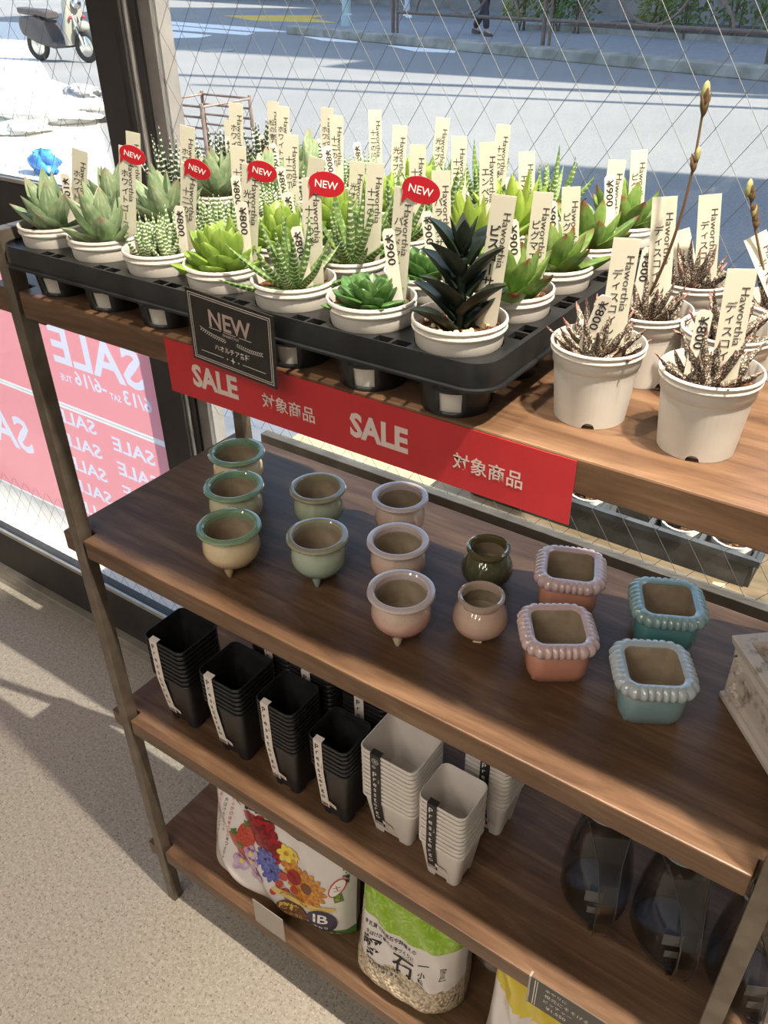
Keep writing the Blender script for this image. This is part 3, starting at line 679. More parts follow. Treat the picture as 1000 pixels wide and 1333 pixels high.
cpot('pink',.4950,.0855,e,.4,'pink and cream footed pot nearest the shelf front',sc=.95)
cpot('pink',.4390,.1620,e,1.2,'pink and cream footed pot between the other two pink round pots').scale=(.94,.94,1)
cpot('pink',.3870,.2440,e,.8,'pink and cream footed pot closest to the window').scale=(.92,.92,1)
cpot('olive',.5285,.2235,e,.2,'small dark olive round pot behind a pinkish one',False)
cpot('shell',.5665,.1385,e,.4,'small pinkish cream round pot in front of the dark olive one',False)

def spot(cb,cr,x,y,rz,lab,grp=None):
    t=thing('square_pot',lab,'flower pot',(x,y,e),rz,'square scalloped glazed pots')
    R=[]
    for w,z,r in ((.030,0,.008),(.054,.0004,.012),(.060,.003,.014),(.0665,.014,.017),(.0675,.026,.018),(.0655,.037,.017),(.060,.0425,.015)): R.append([V((a,b,z)) for a,b in rrect(w,w,r,6)])
    MB().rings(R,0,True,(True,False)).build('body',cb,t)
    # scalloped rim: lobes on the outer edge, smooth inner lip
    N=192; seg=[V((a,b,0)) for a,b in rrect(.0600,.0600,.014,8)]; ln=[0]
    for a in range(len(seg)): ln.append(ln[-1]+(seg[(a+1)%len(seg)]-seg[a]).length)
    R=[]
    for k in range(N):
        dd=ln[-1]*k/N; a=max(i for i in range(len(seg)) if ln[i]<=dd+1e-9); f=(dd-ln[a])/max(ln[a+1]-ln[a],1e-9); p=seg[a].lerp(seg[(a+1)%len(seg)],f)
        tn=(seg[(a+1)%len(seg)]-seg[a]).normalized(); nr=V((tn.y,-tn.x,0)); lob=abs(sin(pi*dd/ln[-1]*32))**.6
        cs=[(-.0035,.0540,0),(.0005,.0566,0),(.0048,.0558,.4),(.0084,.0526,.8),(.0100,.0484,1),(.0094,.0440,1),(.0066,.0408,.9),(.0030,.0400,.4),(-.0010,.0410,0),(-.0030,.0460,0)]
        R.append([p+nr*(o_+lo*(lob-.55)*.0036)+V((0,0,z_+lo*(lob-.5)*.0016)) for o_,z_,lo in cs])
    R.append(R[0]); MB().rings(R,0,True,(False,False)).build('rim',cr,t,sharp=60)
    R=[[V((a,b,z)) for a,b in rrect(w,w,.011,5)] for w,z in((.0535,.0536),(.0525,.0500),(.0545,.032),(.050,.008),(.004,.006))]
    MB().rings(R,0,True,(False,True)).build('inside_wall',M['inside'],t); return t
GP=glaze('salmon_glaze',(.62,.30,.21),(.56,.24,.17),.2,.7); GPr=glaze('salmon_lilac_rim',(.66,.48,.46),(.60,.37,.33),.4,.7)
GB=glaze('blue_glaze',(.25,.38,.40),(.20,.32,.34),.2,.7); GBr=glaze('pale_blue_rim',(.48,.54,.56),(.35,.45,.48),.4,.7)
GB2=glaze('turquoise_glaze',(.11,.30,.30),(.08,.24,.24),.2,.7); GBr2=glaze('turquoise_rim',(.27,.40,.39),(.18,.32,.32),.4,.7)
spot(GP,GPr,.6265,.2415,RAD(22),'salmon pink square pot with scalloped rim, behind its twin')
spot(GP,GPr,.6590,.1370,RAD(34),'salmon pink square pot with scalloped rim, nearer the shelf front')
spot(GB2,GBr2,.7395,.2450,RAD(26),'turquoise square pot with scalloped rim, nearer the window')
spot(GB,GBr,.7620,.1370,RAD(30),'grey blue square pot with scalloped rim, beside the planter')

# whitewashed planter at the right edge
M['wash']=pm('whitewashed_clay',None,.85,build=lambda t:t.mix(t.ramp(t.noise(t.coord('Object'),38,6,.65),[(.34,(1,1,1)),(.46,(0,0,0))]),(.58,.51,.45),(.22,.15,.11)),bump=nbump(120,.4,.002))
t=thing('planter_box','weathered whitewashed rectangular planter at the right end of the second shelf','planter',(.820,.191,e),RAD(-48.7))
def tbox(w,d,zs,ins):   # rings of a rectangle whose first corner is the origin
    return [[V((i,i,z)),V((w-i,i,z)),V((w-i,d-i,z)),V((i,d-i,z))] for z,i in zip(zs,ins)]
W_,D_=.135,.088; m=MB()
m.rings(tbox(W_,D_,[0,.006,.009,.011],[0,0,.002,.0045]),0,False)
m.rings(tbox(W_,D_,[.0112,.068],[.005,.0015]),0,False)
m.build('body',M['wash'],t,bevel=.0012)
m=MB(); m.rings(tbox(W_,D_,[.0682,.0725,.0800,.0815],[.0012,-.001,-.0025,-.0015])+tbox(W_,D_,[.0815,.068,.0683],[.0105,.0125,.0125]),0,False,(False,True)); m.build('rim',M['wash'],t,bevel=.0008)
m=MB()
for a,b,c_,d_ in((.008,.127,.016,.018),(.008,.127,.061,.063)): m.box(a,b,-.0008,.006,c_,d_)
for a,b in((.008,.010),(.125,.127)): m.box(a,b,-.0008,.006,.016,.063)
m.box(-.0006,.004,.008,.080,.016,.018).box(-.0006,.004,.008,.080,.061,.063)
m.build('panel_moulding',M['wash'],t)
for cx_,cz_,sg in((.017,.057,1),(.118,.057,-1),(.017,.022,1),(.118,.022,-1)):
    m=MB(); rn=random.Random(int(cx_*1000+cz_*100))
    for a in range(16):
        q=rn.uniform(0,1); m.ball((cx_+sg*rn.uniform(-.006,.012)*q,.0022+rn.uniform(-.001,.001),cz_+(1 if cz_>.04 else -1)*rn.uniform(-.012,.004)*(1.1-q)),(rn.uniform(.0014,.0028),.0022,rn.uniform(.0014,.0028)),5)
    m.build('corner_ornament',M['wash'],t)

# ================================================================== POT STACKS ON THE THIRD SHELF
ORD=['topmost','second from the top','third from the top','fourth from the top','fifth from the top','sixth from the top','seventh from the top','eighth from the top','ninth from the top','tenth from the top','eleventh from the top','twelfth from the top']
def sqpot(w,d,h,mat,taper=.70,r=.010):
    def ring(f,z,rr=1,arch=0,ins=0):
        pts=rrect(w*f-2*ins,d*f-2*ins,r*rr,4); out=[]
        for x,y in pts: out.append(V((x,y,z)))
        return out
    def ring2(f,z0,z1):   # foot ring: corners stand, the middles of the sides are arched
        pts=[]; W,D=w*f/2,d*f/2; c=.30
        base=rrect(w*f,d*f,r*.7,4); n=len(base)
        for k in range(4):
            q=base[k*5:(k+1)*5]; nx=base[((k+1)%4)*5]
            pts+= [V((x,y,z0)) for x,y in q]
            a=V((q[-1][0],q[-1][1],0)); b=V((nx[0],nx[1],0))
            for s,zz in((.22,z0),(.24,z1),(.5,z1),(.76,z1),(.78,z0)): p=a.lerp(b,s); p.z=zz; pts.append(p)
        return pts
    def dens(f,z,rr=.7):
        base=rrect(w*f,d*f,r*rr,4); pts=[]
        for k in range(4):
            q=base[k*5:(k+1)*5]; nx=base[((k+1)%4)*5]; pts+=[V((x,y,z)) for x,y in q]; a=V((*q[-1],z)); b=V((*nx,z))
            for s in(.22,.24,.5,.76,.78): pts.append(a.lerp(b,s))
        return pts
    m=MB()
    k=lambda z:taper+(1-.035-taper)*z/h
    m.rings([ring2(taper,0,.0055),dens(k(.0095),.0095),dens(min(k(h),.945),h-.0052,.95),dens(.985,h-.0048,1),dens(1.0,h-.0040,1),dens(1.0,h-.0006,1),dens(.99,h,1),dens(.965,h,1),dens(.955,h-.004,.95),dens(taper-.02,.0075),],0,True,(False,True))
    return m
def stack(name,cx,cy,w,d,H,n,pitch,mat,where,label_text,band,bandmats,phrase,rz=0,letters='Presstergo',flower=False,bandx=-.2):
    h=H-pitch*(n-1); first=None
    for k in range(n):
        lab='%s square pot, %s, in the %s'%(phrase,ORD[n-1-k],where)
        if first is None:
            first=sqpot(w,d,h,mat).build('square_pot',mat); tag(first,lab,'flower pot','pots of the '+where); o=first
        else: o=first.copy(); COL.objects.link(o); o['label']=lab
        o.location=(cx,cy,Z3+.0003+k*pitch); o.rotation_euler=(0,0,rz+ (random.uniform(-.012,.012) if k<n-1 else 0))
    if band:
        zt=H-.001; zb=h-.008; y0=-d/2-.0009; tp=.70; zl=.018
        yl=-(d/2)*(tp+(.965-tp)*zl/h)-.0014; bw=.0155 if w>.07 else .0135; xc=bandx*w
        m=MB()
        pth=[(y0+.008,zt+.0022),(y0,zt+.0014),(y0,zt-.01),(y0,zb),(yl,zl)]
        R=[[V((xc-bw/2,y,z)),V((xc+bw/2,y,z)),V((xc+bw/2,y+.0004,z)),V((xc-bw/2,y+.0004,z))] for y,z in pth]
        m.rings(R,0,False)
        # price flag at the foot of the band
        ya=lambda z:lerp(y0,yl,(zb-z)/(zb-zl)); 
        m.add([(xc+bw/2-.002,ya(zl+.010)-.0003,zl+.010),(xc+bw/2+.013,ya(zl+.010)-.0003,zl+.006),(xc+bw/2+.013,ya(zl+.018)-.0003,zl+.014),(xc+bw/2-.002,ya(zl+.018)-.0003,zl+.018)],[(0,1,2,3)],2)
        m.text('¥350',(xc+bw/2+.0060,ya(zl+.013)-.0007,zl+.0122),(1,0,-.25),(0,(ya(zl+.018)-ya(zl+.010))/.008,1),h=.0028,mat=3)
        z=zt-.006
        if flower:
            for fx,fz,fr in((.0,z-.004,.0052),(-.002,z-.015,.003)):
                for a in range(7):
                    an=a*2*pi/7; c=V((xc+fx+fr*.55*cos(an),y0-.0004,fz+fr*.55*sin(an))); 
                    for b in range(10):
                        b0,b1=2*pi*b/10,2*pi*(b+1)/10; rr_=fr*.5
                        m.add([(c.x+rr_*cos(b0),c.y,c.z+rr_*sin(b0)),(c.x+rr_*cos(b1),c.y,c.z+rr_*sin(b1)),(c.x+rr_*.86*cos(b1),c.y,c.z+rr_*.86*sin(b1)),(c.x+rr_*.86*cos(b0),c.y,c.z+rr_*.86*sin(b0))],[(0,1,2,3)],1)
            z-=.026
        step=(z-(zl+.014))/len(letters); yz=lambda q:y0 if q>zb else ya(q)
        for q,ch in enumerate(letters):
            zz=z-(q+.3)*step; hh={'P':.0092,'t':.0078,'g':.0078}.get(ch,.0060)
            m.text(ch,(xc-.001,yz(zz)-.0005,zz),(1,0,0),(0,(yl-y0)/(zb-zl)*-1 if zz<zb else 0,1),h=min(hh,step*.9),mat=1,bold=.004)
        m.text('プラ鉢',(xc+bw*.30,y0-.0004,zt-.045),(0,0,-1),(1,0,0),h=.0022,mat=1)
        for b in range(11):
            bx=xc-bw*.40+bw*.8*b/11; wd=bw*.8/11*(.35 if b%3 else .7); m.add([(bx,ya(zl+.001)-.0003,zl+.001),(bx+wd,ya(zl+.001)-.0003,zl+.001),(bx+wd,ya(zl+.008)-.0003,zl+.008),(bx,ya(zl+.008)-.0003,zl+.008)],[(0,1,2,3)],1 if not flower else 1)
        ob=m.build('paper_band',bandmats); ob.location=(cx,cy,Z3+.0003); ob.rotation_euler=(0,0,rz); tag(ob,band,'paper band')
M['paper']=pm('cream_paper',(.74,.66,.60),.7); M['pricelabel']=pm('pink_white_sticker',(.80,.66,.62),.6); M['bandblack']=pm('black_paper',(.022,.019,.018),.55)
BB=[M['paper'],M['ink'],M['pricelabel'],M['ink2']]; BW=[M['bandblack'],M['white'],M['pricelabel'],M['ink2']]
BL=M['black']
stack('s1',.1140,.0730,.079,.079,.170,9,.0085,BL,'leftmost black stack at the front','', 'cream paper band on the leftmost black pot stack',BB,'black')
stack('s2',.2230,.0710,.077,.077,.160,7,.0085,BL,'second black stack at the front','', 'cream paper band on the second black pot stack',BB,'black')
stack('s3',.3270,.0640,.065,.065,.172,11,.0075,BL,'third black stack at the front','', 'cream paper band on the third black pot stack',BB,'black')
stack('s4',.4140,.0640,.064,.062,.155,7,.0080,BL,'black stack beside the white pots','', 'cream paper band on the black stack beside the white pots',BB,'black')
stack('r1',.236,.165,.078,.078,.165,8,.0085,BL,'left rear black stack','', 'cream paper band on the left rear black pot stack',BB,'black',bandx=.0)
stack('r2',.323,.150,.078,.078,.168,8,.0085,BL,'middle rear black stack','', 'cream paper band on the middle rear black pot stack',BB,'black',bandx=-.05)
stack('r3',.408,.156,.074,.074,.162,8,.0085,BL,'right rear black stack','', 'cream paper band on the right rear black pot stack',BB,'black',bandx=-.05)
stack('w1',.4960,.0870,.084,.076,.165,12,.0078,M['wpot2'],'left white stack at the front','', 'black paper band with a flower on the left white pot stack',BW,'white',flower=True,bandx=-.18)
stack('w2',.5830,.0680,.066,.064,.152,11,.0078,M['wpot2'],'right white stack at the front','', 'black paper band on the right white pot stack',BW,'white',bandx=-.16)
stack('w3',.5920,.1640,.066,.066,.150,11,.0078,M['wpot2'],'rear white stack','', 'black paper band on the rear white pot stack',BW,'white',bandx=.0)

# ---- smoked clear watering jugs with a strap handle
def jug(x,y,rz,lab):
    t=thing('watering_jug',lab,'jug',(x,y,Z3+.0003),rz,'smoked clear jugs on the third shelf')
    m=MB(); R=[]
    # body: egg-shaped plan, pointed to the front (-y), narrowing to a round mouth
    def ring(z,a,b,cy,pt):
        q=[]
        for k in range(36):
            an=2*pi*k/36; X=a*cos(an); Y=b*sin(an)
            if Y<0: Y*=pt; X*=(1-.22*(Y/(b*pt))**2)
            q.append(V((X,Y+cy,z)))
        return q
    lv=[(.0,.040,.040,.016,1.35),(.004,.0425,.0425,.016,1.35),(.040,.043,.042,.018,1.22),(.080,.038,.037,.022,1.1),(.110,.031,.030,.026,1.0),(.130,.0275,.0275,.027,1.),(.148,.029,.029,.027,1.),(.150,.0305,.0305,.027,1.)]
    for z,a,b,cy,pt in lv: R.append(ring(z,a,b,cy,pt))
    m.rings(R,0,True,(True,False)); lv_ring=R[0]
    m.build('body',M['smoke'],t,solid=.0022)
    rm=MB().tube([V((.0303*cos(2*pi*k/36),.027+.0303*sin(2*pi*k/36),.150)) for k in range(36)],.0016,8,0,True); rm.build('mouth_rim',M['smokerim'],t)
    # strap handle: leaves the mouth, runs out to the front and down to the foot
    pth=[(.000,.149,.052),(-.012,.140,.042),(-.030,.118,.028),(-.046,.098,.022),(-.056,.074,.021),(-.060,.045,.021),(-.056,.018,.018),(-.050,.002,.016)]
    R=[]
    for y_,z_,w_ in pth: R.append([V((-w_/2,y_,z_)),V((w_/2,y_,z_)),V((w_/2,y_+.005,z_-.003)),V((-w_/2,y_+.005,z_-.003))])
    MB().rings(R,0,False).build('handle',M['smoke2'],t,bevel=.0012)
    ed=MB(); ed.tube([V((p.x*1.004,p.y,.0012)) for p in lv_ring],.0011,6,0,True)  # tubes added to draw the clear plastic's dark outlines and highlights
    for sx in(-1,1): ed.tube([(sx*w_/2,y_-.0003,z_) for y_,z_,w_ in pth],.0007,6)
    ed.tube([V((.0298*cos(a),.027-.0298*abs(sin(a)),.150-.040*sin(a)**2)) for a in [pi*k/16 for k in range(17)]],.0007,6)
    ed.build('outline_tube',M['edge'],t)
    MB().box(-.017,.005,-.034,-.0335,.038,.056).build('sticker',M['grist'],t,rot=(RAD(-4),0,RAD(-6)))
    MB().box(-.012,.003,-.0365,-.036,.020,.031).build('sticker',M['grist'],t,rot=(RAD(-4),0,RAD(-6)))
    MB().box(-.012,.012,-.044,-.030,.0005,.007).build('foot_tab',M['smoke2'],t,bevel=.001)
    return t
M['smoke2']=clearm('smoked_handle_plastic',(.75,.745,.735),2.6,.06)
M['smokerim']=pm('smoked_rim_plastic',(.20,.215,.225),.1,coat=1,spec=.8)
M['edge']=pm('dark_outline',(.045,.048,.052),.12,coat=1,spec=.8); M['grist']=pm('grey_sticker',(.16,.155,.15),.5)
jug(.757,.132,RAD(27),'leftmost smoked clear watering jug on the third shelf')
copy_tree([o for o in COL.objects if o.name=='watering_jug'][0],'middle smoked clear watering jug, second from the left',(.850,.132,Z3+.0003),(0,0,RAD(30)))
copy_tree([o for o in COL.objects if o.name=='watering_jug'][0],'smoked clear watering jug partly behind the right steel post',(.942,.128,Z3+.0003),(0,0,RAD(32)))

# price cards on the shelf edges
t=thing('price_card','black handwritten price card on the third shelf edge','sign',(0,0,0))
c0=P(693,1271,y=-.006); W3,H3=.095,.056
m=MB().box(c0.x,c0.x+W3,-.0066,-.0058,c0.z-H3,c0.z,0)
for x_,w_ in((.0045,.0010),(.0075,.0008)): m.add([(c0.x+x_,-.0068,c0.z-H3+.002),(c0.x+x_+w_,-.0068,c0.z-H3+.002),(c0.x+x_+w_,-.0068,c0.z-.002),(c0.x+x_,-.0068,c0.z-.002)],[(0,1,2,3)],1)
for x_ in((W3-.0055),(W3-.0083)): m.add([(c0.x+x_,-.0068,c0.z-H3+.002),(c0.x+x_+.001,-.0068,c0.z-H3+.002),(c0.x+x_+.001,-.0068,c0.z-.002),(c0.x+x_,-.0068,c0.z-.002)],[(0,1,2,3)],1)
for q,(s,h) in enumerate((('水やりに',.0062),('根元にそそげる',.0072),('ピッチャー',.0066),('¥1,550',.0074))): m.text(s,(c0.x+.018+.004*(q==3),-.0069,c0.z-.009-.0118*q),(1,0,0),(0,0,1),h=h,mat=2,align='L',bold=-.004)
m.build('card',[M['cardg'] if 'cardg' in M else pm('grey_black_card',(.055,.050,.044),.4),M['cardprint'],M['cardprint']],t)
MB().box(c0.x-.0015,c0.x+W3+.0015,-.0056,-.0004,c0.z-H3-.0012,c0.z-H3+.0004).box(c0.x-.0030,c0.x-.0004,-.0072,-.0004,c0.z-H3,c0.z+.0006).build('holder',M['frost'],t)
t0_=P(327,1171,y=-.004)
m=MB().box(t0_.x,t0_.x+.064,-.0016,-.0006,.153,.2165); ob=m.build('price_holder',M['frost']); tag(ob,'empty frosted price holder on the lowest shelf edge before the flower bag','price holder')

# ================================================================== BAGS ON THE LOWEST SHELF
class Bag:
    def __init__(s,w,h,d,seed,slump=.25):
        s.w,s.h,s.d,s.sl=w,h,d,slump; r=random.Random(seed); s.k=[(r.uniform(3,14),r.uniform(3,14),r.uniform(0,6.28),r.uniform(.0006,.0022)) for _ in range(9)]
    def t(s,u,v):
        a=max(1-abs(u)**4,0)**.5; b=max(1-abs(2*min(max(v,0),1)-1)**8,0)**.5; bias=1+s.sl*(1-2*v)
        wr=sum(A*sin(p*u+q*v*1.7+f) for p,q,f,A in s.k)*min(1,3*(1-abs(u)))*min(1,6*v*(1-v)+.05)
        return s.d*a*b*bias*.5+wr+.0006
    def pt(s,u,v,side=-1,off=0):
        nar=1-.05*(1-abs(2*v-1)**2)
        return V((u*s.w/2*nar,side*(s.t(u,v)+off),v*s.h))
    def mesh(s,matf,n=44,mm=40):
        m=MB()
        for side in(-1,1):
            vs=[]; fs=[]; ms=[]
            for b in range(mm+1):
                for a in range(n+1): vs.append(s.pt(-1+2*a/n,b/mm,side))
            o=len(m.v); m.v+=[tuple(x) for x in vs]; m.uv+=[((a)/n,b/mm) for b in range(mm+1) for a in range(n+1)]
            for b in range(mm):
                for a in range(n):
                    f=[b*(n+1)+a,b*(n+1)+a+1,(b+1)*(n+1)+a+1,(b+1)*(n+1)+a]
                    if side>0: f=f[::-1]
                    m.f.append([i+o for i in f]); m.m.append(matf((a+.5)/n,(b+.5)/mm,side)); m.sm.append(True)
        return m
    def fn(s,off=.0008): # maps flat (u*w/2, any, v*h) print onto the bulging front
        return lambda p: s.pt(max(-.999,min(.999,p.x/(s.w/2))),max(.001,min(.999,p.z/s.h)),-1,off)
def disc(c,rx,rz,n=14,rot=0):
    return [V((c[0]+rx*cos(2*pi*k/n)*cos(rot)-rz*sin(2*pi*k/n)*sin(rot),0,c[1]+rx*cos(2*pi*k/n)*sin(rot)+rz*sin(2*pi*k/n)*cos(rot))) for k in range(n)]
def decal(m,bag,pts,mat,off):
    f=bag.fn(off); c=sum((V(p) for p in pts),V())/len(pts); mid=[f(c.lerp(V(p),.5)) for p in pts]; out=[f(V(p)) for p in pts]; n=len(pts)
    fs=[(0,1+k,1+(k+1)%n) for k in range(n)]+[(1+k,1+n+k,1+n+(k+1)%n,1+(k+1)%n) for k in range(n)]
    m.add([f(c)]+mid+out,fs,mat,True)
M['bagwhite']=pm('white_bag_film',None,.28,build=nvar((.70,.64,.62),(.76,.70,.68),20),coat=.3)
M['baggreen']=pm('green_bag_film',None,.28,build=nvar((.06,.20,.03),(.09,.26,.05),20),coat=.3)
M['lime']=pm('lime_bag_film',None,.25,build=lambda t:t.ramp(t.noise(t.coord('Object'),55,4,.6,2.5),[(.4,(.24,.42,.02)),(.55,(.30,.50,.03)),(.62,(.42,.58,.14))]),coat=.4)
M['yellow']=pm('yellow_bag_film',None,.3,build=nvar((.62,.46,.02),(.72,.58,.06),14),coat=.3)
def pumice(t):
    v=t.n('ShaderNodeTexVoronoi'); v.inputs['Scale'].default_value=190; t.l.new(t.coord('Object'),v.inputs['Vector'])
    return t.mix(t.ramp(v.outputs['Distance'],[(.35,(1,1,1)),(.85,(0,0,0))]),(.26,.19,.11),(.72,.61,.45))
def vorb(t):
    v=t.n('ShaderNodeTexVoronoi'); v.inputs['Scale'].default_value=190; t.l.new(t.coord('Object'),v.inputs['Vector']); return (t.math('SUBTRACT',1,v.outputs['Distance']),.8,.004)
M['pumice']=pm('pumice_through_film',None,.3,build=pumice,bump=vorb,coat=.5)
def petalm(n,a,b,sc=80): return pm(n,None,.35,build=nvar(a,b,sc),coat=.2)
pr=[M['bagwhite'],petalm('print_red',(.16,.003,.006),(.42,.008,.014),130),petalm('print_strawberry',(.38,.02,.015),(.58,.10,.05),420),petalm('print_blue',(.035,.045,.24),(.16,.18,.52),190),petalm('print_pale_violet',(.60,.50,.62),(.45,.22,.42),60),petalm('print_yellow',(.75,.55,.03),(.80,.68,.12)),petalm('print_orange',(.40,.10,.01),(.70,.34,.05),160),petalm('print_green',(.05,.14,.02),(.10,.22,.04)),petalm('print_dark_red',(.14,.002,.006),(.22,.005,.010)),petalm('print_pansy_purple',(.22,.05,.16),(.30,.10,.26)),M['ink'],petalm('print_gold',(.62,.42,.10),(.70,.52,.18)),petalm('print_brown',(.13,.045,.02),(.18,.07,.03)),petalm('print_navy',(.02,.016,.05),(.03,.022,.07)),M['baggreen'],M['white'],petalm('print_red_ink',(.55,.03,.03),(.6,.05,.04))]
b1=Bag(.290,.300,.085,3)
t=thing('soil_bag','white potting soil bag printed with flowers and strawberries on the lowest shelf','bag',(.270,.066,Z4+.002),rot=(RAD(-9),0,RAD(4)))
b1.mesh(lambda u,v,s:14 if v<.085 and u>.5+.0*v else 0).build('sack',pr,t)
m=MB()
def flower(c,r,np_,mat,off,ctr=None,el=.62,cr=.3,ph=0):
    for a in range(np_):
        an=2*pi*a/np_+ph; decal(m,b1,disc((c[0]+r*.55*cos(an),c[1]+r*.55*sin(an)),r*.52,r*el*.55,10,an),mat,off+.00002*a)
    if ctr is not None: decal(m,b1,disc(c,r*cr,r*cr,10),ctr,off+.0004)
X0=-.075
for c,r,mt,o in(((-.045,.180),.016,1,.0010),((-.020,.165),.030,1,.0010),((.004,.140),.024,1,.0009)): flower(c,r,7,mt,o,8,.8,.45)
for c,r in(((-.020,.165),.018),((-.018,.164),.010)): flower(c,r,5,8 if r>.012 else 1,.0016,None,.5)
for c,rx,rz in(((-.052,.138),.018,.022),((-.072,.118),.019,.022),((-.058,.100),.016,.018)): decal(m,b1,disc(c,rx,rz,14,.2),2,.0014); flower((c[0]-.004,c[1]+rz*.9),.007,5,7,.0018)
for c,r in(((-.006,.118),.022),((.008,.100),.020)): flower(c,r,9,3,.0018,10,.5,.12,.4)
for c,r in(((-.038,.112),.014),((-.034,.096),.014),((-.062,.075),.017),((-.026,.070),.019)): flower(c,r,5,4,.0022,5,.85,.28,.3); flower((c[0],c[1]+r*.5),r*.5,2,9,.0024)
for c,r in(((.030,.145),.016),((.042,.125),.018),((.046,.150),.012)): flower(c,r,6,5 if r<.017 else 6,.0014,6)
flower((.075,.098),.036,15,6,.0012,12,.34,.3)
for c,r in(((.050,.108),.014),((.030,.100),.009),((.024,.082),.007),((.052,.082),.008),((.036,.070),.008),((.016,.066),.006)): decal(m,b1,disc(c,r,r),2 if r<.012 else 1,.0026)
for c,r in(((.046,.060),.010),): flower(c,r,6,3,.0026)
# round crests and ribbons
decal(m,b1,disc((.052,.040),.029,.018,20,-.1),12,.0030); decal(m,b1,disc((.104,.043),.025,.023,24),13,.0030)
for s,x,z,h,w,mt,bo in(('腐植',.046,.046,.015,.036,11,.03),('ミネラル',.054,.031,.007,.034,11,.02),('IB',.104,.050,.018,.024,15,.02),('チカラ',.104,.031,.007,.024,15,.02)):
    m.text(s,(x,0,z),(1,0,0),(0,0,1),h=h,w=w,mat=mt,bold=bo,fn=b1.fn(.0036))
decal(m,b1,[V(p) for p in((.012,0,.070),(.020,0,.066),(.094,0,.060),(.126,0,.068),(.126,0,.075),(.090,0,.067),(.018,0,.076))],11,.0028)
m.text('花や野菜の土',(.055,0,.0665),(1,0,-.04),(0,0,1),h=.006,w=.055,mat=10,fn=b1.fn(.0034))
# big title cut by the shelf above, its outline, and small vertical lines of print
m.text('培養土',(.005,0,.222),(1,0,0),(0,0,1),h=.050,w=.165,mat=10,bold=.02,fn=b1.fn(.0012))
for a,b,c,d in((-.082,.100,.190,.1912),(-.082,-.0808,.190,.26),(.0988,.100,.190,.26)): decal(m,b1,[V((a,0,c)),V(((a+b)/2,0,c)),V((b,0,c)),V((b,0,d)),V(((a+b)/2,0,d)),V((a,0,d))],10,.0012)
for q,(s,mt) in enumerate((('植物に必要な養分をバランスよく配合',10),('・基肥入りなのですぐ使える',16),('水はけ水もちが良く根が育つ土です',10),('・ふかふかの培養土',16))):
    x=-.126+.0125*q
    for k,ch in enumerate(s):
        m.text(ch,(x+.0002*k,0,.205-.0078*k-(.02 if q==2 else 0)),(1,0,0),(0,0,1),h=.0058,mat=mt,fn=b1.fn(.0012))
decal(m,b1,disc((.126,.118),.010,.022,14,-.4),16,.0012); decal(m,b1,disc((.126,.118),.008,.019,14,-.4),15,.0016); m.text('土',(.126,0,.118),(1,0,.3),(-.3,0,1),h=.012,mat=16,fn=b1.fn(.0022))
decal(m,b1,[V((.124,0,.086)),V((.136,0,.090)),V((.132,0,.110)),V((.120,0,.106))],7,.0014); m.text('安心',(.128,0,.098),(0,0,1),(-1,0,.2),h=.006,mat=5,fn=b1.fn(.002))
m.text('花・野菜',(.136,0,.145),(0,0,-1),(1,0,0),h=.009,mat=10,bold=.02,fn=b1.fn(.0014))
m.text('花と野菜の培養土',(.095,0,.012),(1,0,0),(0,0,1),h=.012,w=.07,mat=15,bold=.02,fn=b1.fn(.002))
m.build('print',pr,t)
b1b=Bag(.29,.29,.05,5)
for q,(dx,dy,lab) in enumerate(((-.014,.096,'plain white soil bag directly behind the flower printed bag'),(-.020,.160,'plain white soil bag at the back of the lowest shelf, left'))):
    o=b1b.mesh(lambda u,v,s:0).build('soil_bag',[M['bagwhite']],None,loc=(.268+dx,.072+dy,Z4+.002),rot=(RAD(-7),0,RAD(5-3*q))); tag(o,lab,'bag','plain white bags behind')
o=Bag(.16,.27,.05,8).mesh(lambda u,v,s:1 if v<.2 and u<.5 else 0).build('soil_bag',[M['bagwhite'],M['yellow']],None,loc=(.475,.205,Z4+.002),rot=(RAD(-5),0,RAD(4))); tag(o,'white and yellow bag behind the pumice bag','bag')
# pumice bag
b2=Bag(.180,.250,.110,11,.35)
t=thing('pumice_bag','lime green and clear bag of pumice gravel on the lowest shelf','bag',(.523,.078,Z4+.002),rot=(RAD(-5),0,RAD(3)))
def pmat(u,v,s):
    if s>0: return 1 if v>.55 else 2
    if u<.10 and v<.55+.1: return 1 if u<.05 or v<.2 else 2
    if v>.58+.05*abs(u-.5): return 1
    if v>.27+.06*sin(u*3) : return 0
    return 2 if v>.05 or u<.55 else 1
b2.mesh(pmat,60,60).build('sack',[M['bagwhite'],M['lime'],M['pumice']],t)
m=MB()
for s,x,z,h,w,bo in(('多孔質で鉢底石や鉢植えの',-.018,.138,.0078,.095,.012),('水はけ改善の土壌づくりに',-.016,.124,.0078,.088,.012),('軽',-.046,.100,.036,.036,.012),('石',.010,.098,.036,.038,.012),('排水性が優れています。',-.022,.078,.0056,.062,.01),('洗わず使用します。',-.020,.070,.0052,.055,.01)):
    m.text(s,(x,0,z),(1,0,0),(0,0,1),h=h,w=w,mat=0,bold=bo,fn=b2.fn(.0008))
for q,ch in enumerate('小粒'): m.text(ch,(.044,0,.105-.013*q),(1,0,0),(0,0,1),h=.011,mat=0,bold=.02,fn=b2.fn(.0008))
for a,b in((.036,.119),(.036,.080)): decal(m,b2,[V((a,0,b)),V((a+.016,0,b)),V((a+.016,0,b+.0016)),V((a,0,b+.0016))],0,.0008)
m.text('【約10L】',(.072,0,.108),(0,0,-1),(1,0,0),h=.008,mat=0,bold=.01,fn=b2.fn(.0008))
m.build('print',[M['ink']],t)
